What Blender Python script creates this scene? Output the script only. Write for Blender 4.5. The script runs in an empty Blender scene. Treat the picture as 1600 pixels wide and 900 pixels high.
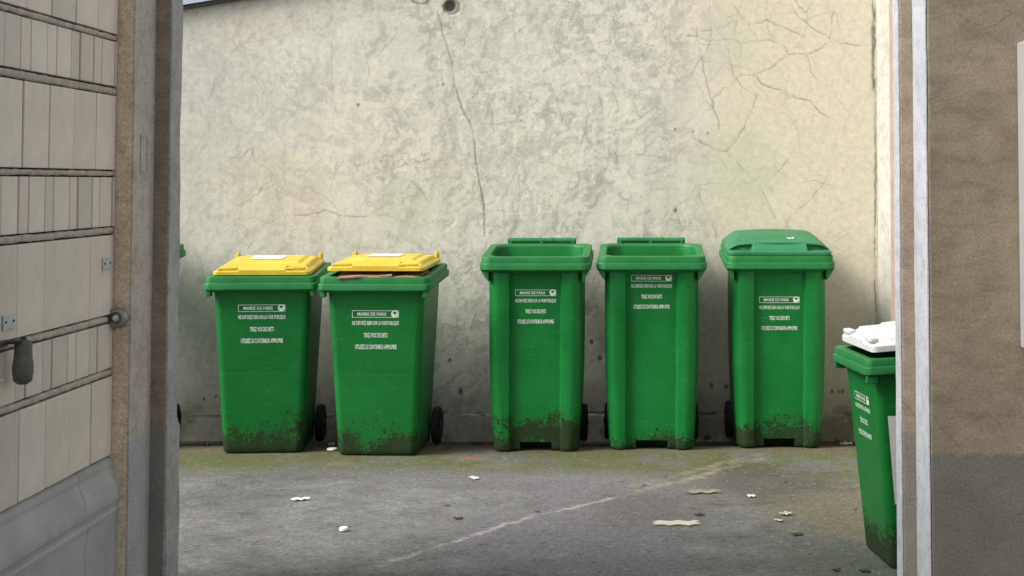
import bpy, bmesh, math, random
import numpy as np
from mathutils import Vector, Matrix
random.seed(7)
RNG = np.random.default_rng(11)
S = bpy.context.scene
COL = S.collection
R = math.radians

# ------------------------------------------------------------------ camera, sky, sun, exposure
FPX, CX, CY, PITCH, EYE = 2300.0, 985.0, 179.0, R(2.64), 1.38
cam = bpy.data.cameras.new('camera')
co = bpy.data.objects.new('camera', cam)
COL.objects.link(co)
cam.sensor_width = 36.0
cam.lens = 36.0 * FPX / 1600
cam.shift_x = (800 - CX) / 1600
cam.shift_y = (CY - 450) / 1600
cam.clip_end = 500
co.location = (0, 0, EYE)
co.rotation_euler = (math.pi / 2 + PITCH, 0, 0)
S.camera = co

SUN_TO = Vector((-0.70, -0.30, 0.66)).normalized()      # towards the veiled sun: high, from the left
world = bpy.data.worlds.new('World')
S.world = world
world.use_nodes = True
wn = world.node_tree
bg = wn.nodes['Background']
sky = wn.nodes.new('ShaderNodeTexSky')
sky.sky_type = 'NISHITA'
sky.sun_disc = False
sky.sun_elevation = math.asin(SUN_TO.z)
sky.sun_rotation = math.atan2(SUN_TO.x, SUN_TO.y)
sky.air_density = 1.0
sky.dust_density = 4.0
hs = wn.nodes.new('ShaderNodeHueSaturation')
hs.inputs['Saturation'].default_value = 0.35
wn.links.new(sky.outputs[0], hs.inputs['Color'])
wn.links.new(hs.outputs[0], bg.inputs['Color'])
bg.inputs['Strength'].default_value = 0.115
sl = bpy.data.lights.new('sun', 'SUN')
sl.energy = 2.0
sl.angle = R(26)
sl.color = (1.0, 0.95, 0.86)
so = bpy.data.objects.new('sun', sl)
COL.objects.link(so)
so.rotation_euler = (-SUN_TO).to_track_quat('-Z', 'Y').to_euler()
so.location = (-6, -2, 12)
S.view_settings.view_transform = 'Standard'
S.view_settings.look = 'None'
S.view_settings.gamma = 1
S.view_settings.use_curve_mapping = False
S.view_settings.exposure = 0.85
S.render.engine = 'CYCLES'

# ------------------------------------------------------------------ survey helpers: photo position -> metres on a real surface
FW = np.array([0, math.cos(PITCH), math.sin(PITCH)])
UP = np.array([0, -math.sin(PITCH), math.cos(PITCH)])
def _ray(px, py):
    return FW + np.array([1.0, 0, 0]) * (px - CX) / FPX + UP * (CY - py) / FPX
def on_wall(px, py, Y):
    r = _ray(px, py) * 1.0
    r = r * (Y / r[1])
    return float(r[0]), float(r[2] + EYE)
def on_ground(px, py, z=0.0):
    r = _ray(px, py)
    r = r * ((z - EYE) / r[2])
    return float(r[0]), float(r[1])

# ------------------------------------------------------------------ materials
def new_mat(name):
    m = bpy.data.materials.new(name)
    m.use_nodes = True
    nt = m.node_tree
    return m, nt, nt.nodes['Principled BSDF']
def nd(nt, t, **kw):
    n = nt.nodes.new(t)
    for k, v in kw.items():
        if k in n.inputs:
            n.inputs[k].default_value = v
        else:
            setattr(n, k, v)
    return n
def lk(nt, a, b):
    nt.links.new(a, b)
def noise(nt, scale, detail=6, rough=0.6, vec=None, dist=0.0):
    n = nd(nt, 'ShaderNodeTexNoise')
    n.inputs['Scale'].default_value = scale
    n.inputs['Detail'].default_value = detail
    n.inputs['Roughness'].default_value = rough
    n.inputs['Distortion'].default_value = dist
    if vec is not None:
        lk(nt, vec, n.inputs['Vector'])
    return n
def ramp(nt, fac, stops):
    r = nd(nt, 'ShaderNodeValToRGB')
    e = r.color_ramp.elements
    while len(e) < len(stops):
        e.new(0.5)
    for i, (p, c) in enumerate(stops):
        e[i].position = p
        e[i].color = c if len(c) == 4 else (*c, 1)
    lk(nt, fac, r.inputs[0])
    return r
def mix(nt, fac, a, b, mode='MIX'):
    m = nd(nt, 'ShaderNodeMix', data_type='RGBA', blend_type=mode)
    for sock, v in ((m.inputs[0], fac), (m.inputs[6], a), (m.inputs[7], b)):
        if hasattr(v, 'is_linked'):
            lk(nt, v, sock)
        elif isinstance(v, (int, float)):
            sock.default_value = v
        else:
            sock.default_value = (*v[:3], 1)
    return m.outputs[2]
def mth(nt, op, a, b=0.0, c=None):
    m = nd(nt, 'ShaderNodeMath', operation=op)
    for i, v in enumerate((a, b, c)):
        if v is None:
            continue
        if hasattr(v, 'is_linked'):
            lk(nt, v, m.inputs[i])
        else:
            m.inputs[i].default_value = v
    return m.outputs[0]
def bump(nt, bs, height, strength=0.3, dist=0.01):
    b = nd(nt, 'ShaderNodeBump')
    b.inputs['Strength'].default_value = strength
    b.inputs['Distance'].default_value = dist
    lk(nt, height, b.inputs['Height'])
    lk(nt, b.outputs[0], bs.inputs['Normal'])
def objvec(nt):
    return nd(nt, 'ShaderNodeTexCoord').outputs['Object']
def geovec(nt):
    return nd(nt, 'ShaderNodeNewGeometry').outputs['Position']

def mat_attr(name, rough, fine_scale, fine_amt, bump_scale, bump_s, bump_d):
    """pigment per vertex ('tint'), fine procedural grain and relief on top"""
    m, nt, bs = new_mat(name)
    at = nd(nt, 'ShaderNodeAttribute', attribute_name='tint')
    p = geovec(nt)
    n = noise(nt, fine_scale, 4, 0.65, p)
    r = ramp(nt, n.outputs[0], [(0.25, (1 - fine_amt,) * 3), (0.75, (1 + fine_amt * 0.6,) * 3)])
    c = mix(nt, 1.0, at.outputs['Color'], r.outputs[0], 'MULTIPLY')
    lk(nt, c, bs.inputs['Base Color'])
    bs.inputs['Roughness'].default_value = rough
    bs.inputs['Specular IOR Level'].default_value = 0.25
    n2 = noise(nt, bump_scale, 4, 0.7, p)
    bump(nt, bs, n2.outputs[0], bump_s, bump_d)
    return m

def mat_plaster(name, c1, c2, dado=None, dado_z=0.55, scale=3.0, rough=0.85, cracks=0.0, flake=None, streak=True):
    """painted plaster: mottled, worn, optionally another paint below a wavering line at dado_z"""
    m, nt, bs = new_mat(name)
    p = geovec(nt)
    n = noise(nt, scale, 6, 0.65, p)
    col = ramp(nt, n.outputs[0], [(0.32, c1), (0.68, c2)]).outputs[0]
    mp = nd(nt, 'ShaderNodeMapping')
    lk(nt, p, mp.inputs['Vector'])
    mp.inputs['Scale'].default_value = (3.5, 3.5, 8.0) if streak else (9, 9, 9)
    n3 = noise(nt, 2.2, 8, 0.7, mp.outputs[0])
    col = mix(nt, 0.75, col, ramp(nt, n3.outputs[0], [(0.3, (0.62, 0.60, 0.57)), (0.52, (1, 1, 1)), (0.75, (1.15, 1.13, 1.08))]).outputs[0], 'MULTIPLY')
    if flake:
        nf = noise(nt, 26, 6, 0.6, p)
        f = ramp(nt, nf.outputs[0], [(0.64, (0, 0, 0)), (0.68, (1, 1, 1))])
        col = mix(nt, f.outputs[0], col, flake)
    if dado:
        sx = nd(nt, 'ShaderNodeSeparateXYZ')
        lk(nt, p, sx.inputs[0])
        nz = noise(nt, 14, 4, 0.6, p)
        zz = mth(nt, 'ADD', sx.outputs[2], mth(nt, 'MULTIPLY', mth(nt, 'SUBTRACT', nz.outputs[0], 0.5), 0.05))
        t = ramp(nt, mth(nt, 'ADD', mth(nt, 'MULTIPLY', mth(nt, 'SUBTRACT', dado_z, zz), 70.0), 0.5), [(0.0, (0, 0, 0)), (1.0, (1, 1, 1))]).outputs[0]
        dn = noise(nt, 6, 8, 0.7, p)
        d1 = tuple(x * 0.82 for x in dado)
        d2 = tuple(x * 1.12 for x in dado)
        dc = ramp(nt, dn.outputs[0], [(0.3, d1), (0.7, d2)]).outputs[0]
        sc = noise(nt, 38, 3, 0.6, p)
        scm = ramp(nt, sc.outputs[0], [(0.70, (0, 0, 0)), (0.74, (1, 1, 1))]).outputs[0]
        dc = mix(nt, mth(nt, 'MULTIPLY', scm, 0.5), dc, (0.34, 0.34, 0.32))
        col = mix(nt, t, col, dc)
    if cracks > 0:
        nv = noise(nt, 3.0, 5, 0.6, p)
        ad = mix(nt, 0.08, p, nv.outputs['Color'])
        v = nd(nt, 'ShaderNodeTexVoronoi', feature='DISTANCE_TO_EDGE')
        v.inputs['Scale'].default_value = 2.1
        lk(nt, ad, v.inputs['Vector'])
        ck = ramp(nt, v.outputs['Distance'], [(0.0, (1, 1, 1)), (0.006, (0, 0, 0))]).outputs[0]
        ng = noise(nt, 1.7, 2, 0.5, p)
        gate = ramp(nt, ng.outputs[0], [(0.5, (0, 0, 0)), (0.58, (1, 1, 1))]).outputs[0]
        col = mix(nt, mth(nt, 'MULTIPLY', mth(nt, 'MULTIPLY', ck, gate), cracks), col, (0.05, 0.04, 0.03))
    ng2 = noise(nt, 120, 3, 0.7, p)
    col = mix(nt, 1.0, col, ramp(nt, ng2.outputs[0], [(0.3, (0.72, 0.72, 0.72)), (0.7, (1.2, 1.2, 1.2))]).outputs[0], 'MULTIPLY')
    lk(nt, col, bs.inputs['Base Color'])
    bs.inputs['Roughness'].default_value = rough
    bs.inputs['Specular IOR Level'].default_value = 0.25
    nb = noise(nt, 45, 4, 0.7, p)
    nb2 = noise(nt, 7, 6, 0.6, p)
    h = mth(nt, 'ADD', mth(nt, 'MULTIPLY', nb.outputs[0], 0.35), nb2.outputs[0])
    bump(nt, bs, h, 0.35, 0.008)
    
    return m

def mat_bin(name, base, faded, dirt=True, rough=0.42, dirt_h=0.17, heavy=1.0):
    m, nt, bs = new_mat(name)
    o = objvec(nt)
    oi = nd(nt, 'ShaderNodeObjectInfo')
    off = nd(nt, 'ShaderNodeVectorMath', operation='ADD')
    lk(nt, o, off.inputs[0])
    cmb = nd(nt, 'ShaderNodeCombineXYZ')
    r9 = mth(nt, 'MULTIPLY', oi.outputs['Random'], 9.0)
    lk(nt, r9, cmb.inputs[0])
    lk(nt, r9, cmb.inputs[1])
    lk(nt, cmb.outputs[0], off.inputs[1])
    v = off.outputs[0]
    n = noise(nt, 5, 4, 0.65, v)
    col = ramp(nt, n.outputs[0], [(0.3, base), (0.75, faded)]).outputs[0]
    # fine scratches and speckle
    mp = nd(nt, 'ShaderNodeMapping')
    lk(nt, v, mp.inputs['Vector'])
    mp.inputs['Scale'].default_value = (60, 60, 5)
    ns = noise(nt, 2.0, 6, 0.7, mp.outputs[0])
    col = mix(nt, 0.5, col, ramp(nt, ns.outputs[0], [(0.32, (0.8, 0.8, 0.8)), (0.5, (1, 1, 1)), (0.78, (1.25, 1.25, 1.25))]).outputs[0], 'MULTIPLY')
    # sun-faded bloom and pale scuffs
    nf = noise(nt, 2.3, 5, 0.7, v, 0.6)
    col = mix(nt, mth(nt, 'MULTIPLY', ramp(nt, nf.outputs[0], [(0.45, (0, 0, 0)), (0.75, (1, 1, 1))]).outputs[0], 0.35), col, faded)
    mp2 = nd(nt, 'ShaderNodeMapping')
    lk(nt, v, mp2.inputs['Vector'])
    mp2.inputs['Scale'].default_value = (7, 7, 90)
    mp2.inputs['Rotation'].default_value = (0, 0.5, 0.2)
    nsc = noise(nt, 1.6, 3, 0.6, mp2.outputs[0])
    scf = ramp(nt, nsc.outputs[0], [(0.66, (0, 0, 0)), (0.72, (1, 1, 1))]).outputs[0]
    col = mix(nt, mth(nt, 'MULTIPLY', scf, 0.42), col, tuple(min(1, c * 1.7 + 0.06) for c in faded))
    ro = None
    if dirt:
        sx = nd(nt, 'ShaderNodeSeparateXYZ')
        lk(nt, o, sx.inputs[0])
        big = noise(nt, 7, 4, 0.55, v)
        z = mth(nt, 'ADD', sx.outputs[2], mth(nt, 'MULTIPLY', mth(nt, 'SUBTRACT', big.outputs[0], 0.5), 0.34 * heavy))
        z = mth(nt, 'ADD', z, mth(nt, 'MULTIPLY', mth(nt, 'SUBTRACT', oi.outputs['Random'], 0.5), 0.09))
        grad = ramp(nt, mth(nt, 'DIVIDE', z, dirt_h), [(0.0, (1, 1, 1)), (1.0, (0, 0, 0))]).outputs[0]
        sp = noise(nt, 75, 4, 0.7, v, 0.8)
        sub = mth(nt, 'SUBTRACT', mth(nt, 'ADD', mth(nt, 'MULTIPLY', grad, 0.52), sp.outputs[0]), 0.74)
        msk = ramp(nt, sub, [(0.0, (0, 0, 0)), (0.07, (1, 1, 1))]).outputs[0]
        dcol = ramp(nt, noise(nt, 22, 5, 0.6, v).outputs[0], [(0.3, (0.008, 0.012, 0.004)), (0.7, (0.022, 0.028, 0.009))]).outputs[0]
        col = mix(nt, mth(nt, 'MULTIPLY', msk, 0.9), col, dcol)
        ro = mth(nt, 'ADD', mth(nt, 'MULTIPLY', msk, 0.4), rough)
    lk(nt, col, bs.inputs['Base Color'])
    if ro is not None:
        lk(nt, ro, bs.inputs['Roughness'])
    else:
        bs.inputs['Roughness'].default_value = rough
    bs.inputs['Specular IOR Level'].default_value = 0.3
    hb = noise(nt, 160, 2, 0.6, v)
    hb2 = noise(nt, 6, 3, 0.5, v)
    bump(nt, bs, mth(nt, 'ADD', mth(nt, 'MULTIPLY', hb.outputs[0], 0.12), hb2.outputs[0]), 0.12, 0.01)
    return m

def mat_simple(name, c, rough=0.6, var=0.2, scale=12, metal=0.0, spec=0.4, rnd=0.0, bs_=0.15):
    m, nt, bs = new_mat(name)
    o = objvec(nt)
    n = noise(nt, scale, 7, 0.65, o)
    lo = tuple(x * (1 - var) for x in c)
    hi = tuple(min(1, x * (1 + var)) for x in c)
    col = ramp(nt, n.outputs[0], [(0.3, lo), (0.7, hi)]).outputs[0]
    if rnd:
        oi = nd(nt, 'ShaderNodeObjectInfo')
        rr = ramp(nt, oi.outputs['Random'], [(0.0, (1 - rnd, 1 - rnd, 1 - rnd * 1.05)), (0.5, (1, 0.985, 0.965)), (1.0, (1 + rnd * 0.6, 1 + rnd * 0.6, 1 + rnd * 0.6))])
        col = mix(nt, 1.0, col, rr.outputs[0], 'MULTIPLY')
    lk(nt, col, bs.inputs['Base Color'])
    bs.inputs['Roughness'].default_value = rough
    bs.inputs['Metallic'].default_value = metal
    bs.inputs['Specular IOR Level'].default_value = spec
    nb = noise(nt, scale * 8, 6, 0.7, o)
    bump(nt, bs, nb.outputs[0], bs_, 0.004)
    return m

M = {}
M['wall'] = mat_attr('weathered render', 0.9, 30, 0.13, 90, 0.22, 0.004)
M['ground'] = mat_attr('old asphalt', 0.85, 130, 0.42, 140, 0.8, 0.008)
M['white_wall'] = mat_plaster('white courtyard paint', (0.50, 0.49, 0.44), (0.58, 0.57, 0.52), scale=2.0)
M['brown_wall'] = mat_plaster('brown passage plaster', (0.200, 0.164, 0.118), (0.280, 0.234, 0.172), dado=(0.155, 0.145, 0.122), dado_z=0.525, scale=4, cracks=0.3)
M['brown_edge'] = mat_plaster('brown frame plaster', (0.26, 0.205, 0.15), (0.37, 0.30, 0.22), dado=(0.25, 0.23, 0.19), dado_z=0.56, scale=9, cracks=0.5, flake=(0.27, 0.22, 0.16))
M['tan_edge'] = mat_plaster('tan frame plaster', (0.70, 0.555, 0.375), (0.80, 0.655, 0.47), scale=7, cracks=0.5, streak=False)
M['pale_reveal'] = mat_plaster('lit pale reveal', (0.50, 0.45, 0.395), (0.58, 0.53, 0.47), dado=(0.45, 0.45, 0.45), dado_z=0.56, scale=6, streak=False)  # paler tone carries the light falling on this side face
M['white_reveal'] = mat_plaster('lit blue white reveal', (0.40, 0.42, 0.47), (0.49, 0.51, 0.56), scale=5, streak=False)  # courtyard light on the right reveals put into the colour
M['grey_reveal'] = mat_plaster('lit grey reveal', (0.36, 0.36, 0.35), (0.46, 0.46, 0.45), scale=8, streak=False)  # outside light on the outermost reveal put into the grey
M['ceiling'] = mat_plaster('passage ceiling paint', (0.5, 0.48, 0.44), (0.6, 0.58, 0.53), scale=2)
M['facade'] = mat_plaster('facade render', (0.5, 0.48, 0.43), (0.6, 0.57, 0.5), scale=1.2)
M['tile'] = mat_simple('glazed wall tile', (0.75, 0.67, 0.58), 0.5, 0.10, 9, rnd=0.13, spec=0.4, bs_=0.1)
M['mortar'] = mat_simple('grey mortar', (0.50, 0.44, 0.37), 0.9, 0.3, 30, bs_=0.5)
M['groove'] = mat_simple('dirty joint bed', (0.04, 0.031, 0.024), 0.95, 0.3, 40, bs_=0.5)
M['plinth'] = mat_simple('grey painted plinth', (0.42, 0.42, 0.41), 0.6, 0.18, 5, bs_=0.2)
M['zinc'] = mat_simple('zinc flashing', (0.45, 0.52, 0.62), 0.4, 0.15, 6, metal=0.5)
GREEN = (0.002, 0.126, 0.020)
M['bin_a'] = mat_bin('green bin plastic', GREEN, (0.007, 0.160, 0.028), heavy=1.1, dirt_h=0.26)
M['bin_b'] = mat_bin('green ribbed bin plastic', (0.002, 0.130, 0.020), (0.007, 0.185, 0.036), dirt_h=0.18)
M['rim'] = mat_bin('faded green rim plastic', (0.006, 0.132, 0.028), (0.026, 0.190, 0.058), dirt=False, rough=0.5)
M['lid_green'] = mat_bin('faded green lid plastic', (0.014, 0.145, 0.054), (0.040, 0.20, 0.092), dirt=False, rough=0.5)
M['lid_yellow'] = mat_bin('yellow lid plastic', (0.55, 0.40, 0.035), (0.68, 0.52, 0.075), dirt=False, rough=0.5)
M['lid_white'] = mat_bin('white lid plastic', (0.60, 0.60, 0.62), (0.68, 0.68, 0.70), dirt=False, rough=0.45)
M['rubber'] = mat_simple('black rubber', (0.012, 0.012, 0.013), 0.75, 0.3, 20)
M['hub'] = mat_simple('black hub plastic', (0.02, 0.02, 0.02), 0.5, 0.2, 20)
M['axle'] = mat_simple('axle steel', (0.25, 0.25, 0.25), 0.5, 0.3, 20, metal=0.8)
M['print'] = mat_simple('pale print', (0.66, 0.76, 0.69), 0.6, 0.25, 45)
M['print_dark'] = mat_simple('green print', (0.01, 0.16, 0.04), 0.6, 0.1, 20)
M['paper'] = mat_simple('white paper', (0.72, 0.72, 0.72), 0.8, 0.12, 15)
M['paper_ink'] = mat_simple('grey ink', (0.25, 0.26, 0.30), 0.8, 0.2, 30)
M['cardboard'] = mat_simple('brown cardboard', (0.36, 0.21, 0.12), 0.85, 0.2, 18)
M['litter'] = mat_simple('white litter plastic', (0.80, 0.80, 0.78), 0.6, 0.1, 30)
M['litter_tan'] = mat_simple('pale dirty paper', (0.50, 0.48, 0.38), 0.9, 0.25, 30)
M['rag'] = mat_simple('dirty rag', (0.24, 0.22, 0.16), 0.95, 0.4, 40)
M['leaf'] = mat_simple('dry leaf', (0.06, 0.045, 0.025), 0.9, 0.4, 60)
M['steel'] = mat_simple('dull grey steel', (0.30, 0.29, 0.27), 0.5, 0.3, 40, metal=0.6)
M['dark_steel'] = mat_simple('dark oiled steel', (0.05, 0.055, 0.05), 0.5, 0.4, 30, metal=0.3)
M['roller'] = mat_simple('grey green rubber', (0.12, 0.125, 0.105), 0.6, 0.2, 30)
M['plate'] = mat_simple('white painted plate', (0.55, 0.56, 0.56), 0.5, 0.15, 60)
M['mailbox'] = mat_simple('light grey painted metal', (0.36, 0.365, 0.375), 0.4, 0.08, 8)
M['dark'] = mat_simple('black slot', (0.01, 0.01, 0.01), 0.8, 0.1, 10)
M['timber'] = mat_simple('pinkish brown timber', (0.38, 0.28, 0.22), 0.7, 0.2, 14)

# ------------------------------------------------------------------ object helpers
def link(name, me, mat=None, parent=None, smooth=False):
    o = bpy.data.objects.new(name, me)
    COL.objects.link(o)
    if mat is not None and not me.materials:
        me.materials.append(M[mat] if isinstance(mat, str) else mat)
    if parent is not None:
        o.parent = parent
    if smooth:
        me.polygons.foreach_set('use_smooth', [True] * len(me.polygons))
    return o
def pyd(name, v, f, mat, parent=None, smooth=False):
    me = bpy.data.meshes.new(name)
    me.from_pydata(v, [], f)
    me.validate()
    bm = bmesh.new()
    bm.from_mesh(me)
    bmesh.ops.recalc_face_normals(bm, faces=bm.faces)
    bm.to_mesh(me)
    bm.free()
    return link(name, me, mat, parent, smooth)
def from_bm(name, bm, mat, parent=None, smooth=False):
    bmesh.ops.recalc_face_normals(bm, faces=bm.faces)
    me = bpy.data.meshes.new(name)
    bm.to_mesh(me)
    bm.free()
    return link(name, me, mat, parent, smooth)
def autosmooth(o, ang=35):
    me = o.data
    me.polygons.foreach_set('use_smooth', [True] * len(me.polygons))
    bm = bmesh.new()
    bm.from_mesh(me)
    for e in bm.edges:
        if len(e.link_faces) == 2 and e.calc_face_angle(0) > R(ang):
            e.smooth = False
    bm.to_mesh(me)
    bm.free()
    return o
def bbox(bm, a, b, bev=0.0, seg=2):
    g = bmesh.ops.create_cube(bm, size=1.0)
    vs = g['verts']
    for v in vs:
        v.co = Vector([a[i] + (v.co[i] + 0.5) * (b[i] - a[i]) for i in range(3)])
    if bev > 0:
        es = list({e for v in vs for e in v.link_edges})
        bmesh.ops.bevel(bm, geom=es, offset=bev, segments=seg, affect='EDGES', profile=0.6)
    return bm
def box(name, a, b, mat, parent=None, bev=0.0, seg=2):
    bm = bmesh.new()
    bbox(bm, a, b, bev, seg)
    return from_bm(name, bm, mat, parent)
def empty(name, loc=(0, 0, 0), rz=0.0):
    o = bpy.data.objects.new(name, None)
    COL.objects.link(o)
    o.empty_display_size = 0.1
    o.location = loc
    o.rotation_euler = (0, 0, rz)
    return o
def tag(o, label=None, cat=None, group=None, kind=None):
    for k, v in (('label', label), ('category', cat), ('group', group), ('kind', kind)):
        if v:
            o[k] = v
    return o
def lathe(name, prof, axis, mat, parent=None, n=32, at=(0, 0, 0)):
    """profile of (r, t) turned about an axis through at"""
    v, f = [], []
    ax = 'XYZ'.index(axis)
    o1, o2 = (ax + 1) % 3, (ax + 2) % 3
    for r, t in prof:
        for i in range(n):
            a = 2 * math.pi * i / n
            p = [0, 0, 0]
            p[ax] = t
            p[o1] = r * math.cos(a)
            p[o2] = r * math.sin(a)
            v.append(tuple(p[k] + at[k] for k in range(3)))
    m = len(prof)
    for j in range(m - 1):
        for i in range(n):
            f.append((j * n + i, j * n + (i + 1) % n, (j + 1) * n + (i + 1) % n, (j + 1) * n + i))
    f.append(tuple(range(n)))
    f.append(tuple((m - 1) * n + i for i in range(n)))
    return autosmooth(pyd(name, v, f, mat, parent))

# ------------------------------------------------------------------ numpy noise
def vnoise(x, y, seed):
    rg = np.random.default_rng(seed)
    T = rg.random((256, 256))
    xi = np.floor(x).astype(int)
    yi = np.floor(y).astype(int)
    fx = x - xi
    fy = y - yi
    fx = fx * fx * (3 - 2 * fx)
    fy = fy * fy * (3 - 2 * fy)
    a = T[yi % 256, xi % 256]
    b = T[yi % 256, (xi + 1) % 256]
    c = T[(yi + 1) % 256, xi % 256]
    d = T[(yi + 1) % 256, (xi + 1) % 256]
    return (a * (1 - fx) + b * fx) * (1 - fy) + (c * (1 - fx) + d * fx) * fy
def fbm(x, y, seed, octs=5, gain=0.5):
    s = np.zeros_like(x)
    amp, tot, fr = 1.0, 0.0, 1.0
    for k in range(octs):
        s += amp * vnoise(x * fr + 17.3 * k, y * fr + 9.1 * k, seed + k)
        tot += amp
        amp *= gain
        fr *= 2.03
    return s / tot
def sstep(a, b, x):
    t = np.clip((x - a) / (b - a), 0, 1)
    return t * t * (3 - 2 * t)
def mixc(col, c, w):
    w = np.clip(w, 0, 1)[..., None]
    return col * (1 - w) + np.array(c) * w
def grid_mesh(name, P, col, mat, parent=None):
    ny, nx = P.shape[:2]
    me = bpy.data.meshes.new(name)
    me.vertices.add(nx * ny)
    me.vertices.foreach_set('co', P.reshape(-1).astype(np.float32))
    idx = np.arange(nx * ny).reshape(ny, nx)
    q = np.stack([idx[:-1, :-1], idx[:-1, 1:], idx[1:, 1:], idx[1:, :-1]], -1).reshape(-1, 4)
    me.loops.add(q.size)
    me.loops.foreach_set('vertex_index', q.reshape(-1).astype(np.int32))
    me.polygons.add(len(q))
    me.polygons.foreach_set('loop_start', np.arange(0, q.size, 4, dtype=np.int32))
    me.polygons.foreach_set('loop_total', np.full(len(q), 4, dtype=np.int32))
    me.update()
    a = me.color_attributes.new('tint', 'FLOAT_COLOR', 'POINT')
    c4 = np.ones((nx * ny, 4), np.float32)
    c4[:, :3] = np.clip(col.reshape(-1, 3), 0.004, 1)
    a.data.foreach_set('color', c4.reshape(-1))
    me.polygons.foreach_set('use_smooth', np.ones(len(q), bool))
    return link(name, me, mat, parent)
def stamp(field, xs, ys, pts, width, strength=1.0, jit=0.004, step=0.002, taper=True):
    """draw a wandering line into a field on a (dense, regular inside) grid"""
    pts = np.array(pts, float)
    seg = np.sqrt(((pts[1:] - pts[:-1]) ** 2).sum(1))
    L = np.concatenate([[0], np.cumsum(seg)])
    n = max(4, int(L[-1] / step))
    t = np.linspace(0, L[-1], n)
    x = np.interp(t, L, pts[:, 0])
    y = np.interp(t, L, pts[:, 1])
    sd = int(abs(pts[0, 0]) * 1000) % 97
    x = x + (fbm(t * 28, t * 0 + sd, 31, 4, 0.6) - 0.5) * jit * 4
    y = y + (fbm(t * 28, t * 0 + sd + 40, 57, 4, 0.6) - 0.5) * jit * 4
    wv = np.clip(0.15 + 1.4 * fbm(t * 11, t * 0 + sd + 11, 77, 4, 0.6), 0.40, 1.3)
    if taper:
        wv = wv * np.clip(np.minimum(t, L[-1] - t) / (0.12 * L[-1] + 1e-6), 0.35, 1)
    for xi, yi, w in zip(x, y, wv):
        i = np.searchsorted(xs, xi)
        j = np.searchsorted(ys, yi)
        i0, i1, j0, j1 = max(i - 4, 0), min(i + 4, len(xs)), max(j - 4, 0), min(j + 4, len(ys))
        if i1 <= i0 or j1 <= j0:
            continue
        dx = xs[i0:i1][None, :] - xi
        dy = ys[j0:j1][:, None] - yi
        g = strength * min(1.0, w * w * 1.3) * np.exp(-(dx * dx + dy * dy) / (width * width * w))
        sub = field[j0:j1, i0:i1]
        np.maximum(sub, g, out=sub)

# ================================================================== GROUND
WALL_Y = 8.30
CORNER_X = 1.389
def axis(a, b, step, lo, hi, outer):
    d = np.arange(a, b + 1e-6, step)
    l = np.linspace(lo, a, outer + 1)[:-1]
    h = np.linspace(b, hi, outer + 1)[1:]
    return np.concatenate([l, d, h])
def ground_z(y):
    return -0.062 * sstep(7.72, 8.25, y)
gx = axis(-3.8, 2.0, 0.009, -40, 40, 40)
gy = axis(4.6, 8.3, 0.009, -40, 60, 14)
X, Y = np.meshgrid(gx, gy)
n1 = fbm(X * 1.3, Y * 1.3, 101, 6, 0.55)
n2 = fbm(X * 5, Y * 5, 131, 5, 0.55)
n3 = fbm(X * 22, Y * 22, 151, 4, 0.6)
g = np.zeros(X.shape + (3,)) + np.array([0.180, 0.180, 0.174])
g *= (0.55 + 0.90 * n2)[..., None]
g *= (0.74 + 0.52 * n3)[..., None]
g = mixc(g, (0.178, 0.174, 0.190), 0.9 * sstep(0.42, 0.62, fbm(X * 0.9 + 5, Y * 0.9, 171, 3)) * (X < 0.2) * 0.8)
g = mixc(g, (0.095, 0.115, 0.085), sstep(0.2, 0.9, X + 0.5 * (n1 - 0.5)) * sstep(6.3, 5.4, Y) * 0.75)
# moss in front of the bins, ground browner then darker towards the wall
band = (Y - 6.90 - 0.10 * (n1 - 0.5) * 4 + 0.28 * np.clip(X, -1, 1.2) * 0.35) / 0.32
mo = np.clip(band, 0, 1) * sstep(0.30, 0.52, n2 * 0.55 + n1 * 0.25 + n3 * 0.2)
g = mixc(g, (0.115, 0.125, 0.046), mo * 0.92)
g = mixc(g, (0.155, 0.130, 0.088), sstep(7.54, 7.70, Y + 0.1 * (n2 - 0.5)) * 0.75)
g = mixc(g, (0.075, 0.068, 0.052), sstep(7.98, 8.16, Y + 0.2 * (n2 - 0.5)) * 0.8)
# paler sandy patch at the right and a dark patch beside it
def blob(px, py, rx, ry, pw=1.0):
    x0, y0 = on_ground(px, py)
    d = np.sqrt(((X - x0) / rx) ** 2 + ((Y - y0) / ry) ** 2)
    return np.clip(1.15 - d + (n2 - 0.5) * 1.3 + (n3 - 0.5) * 0.5, 0, 1) ** pw
g = mixc(g, (0.165, 0.155, 0.098), sstep(0.15, 0.5, blob(1330, 800, 0.42, 0.62)) * 0.8)
g = mixc(g, (0.085, 0.080, 0.066), sstep(0.1, 0.8, blob(1195, 752, 0.42, 0.55)) * 0.75)
g = mixc(g, (0.095, 0.090, 0.080), sstep(0.1, 0.9, blob(1010, 790, 0.40, 0.55)) * 0.45)
g = mixc(g, (0.36, 0.15, 0.075), sstep(0.35, 0.95, blob(742, 714, 0.13, 0.14)) * 0.75)
g = mixc(g, (0.22, 0.20, 0.13), sstep(0.3, 0.9, blob(530, 724, 0.10, 0.10)) * 0.6)
g = mixc(g, (0.21, 0.195, 0.14), sstep(0.3, 0.9, blob(790, 726, 0.16, 0.10)) * 0.5)
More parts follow.
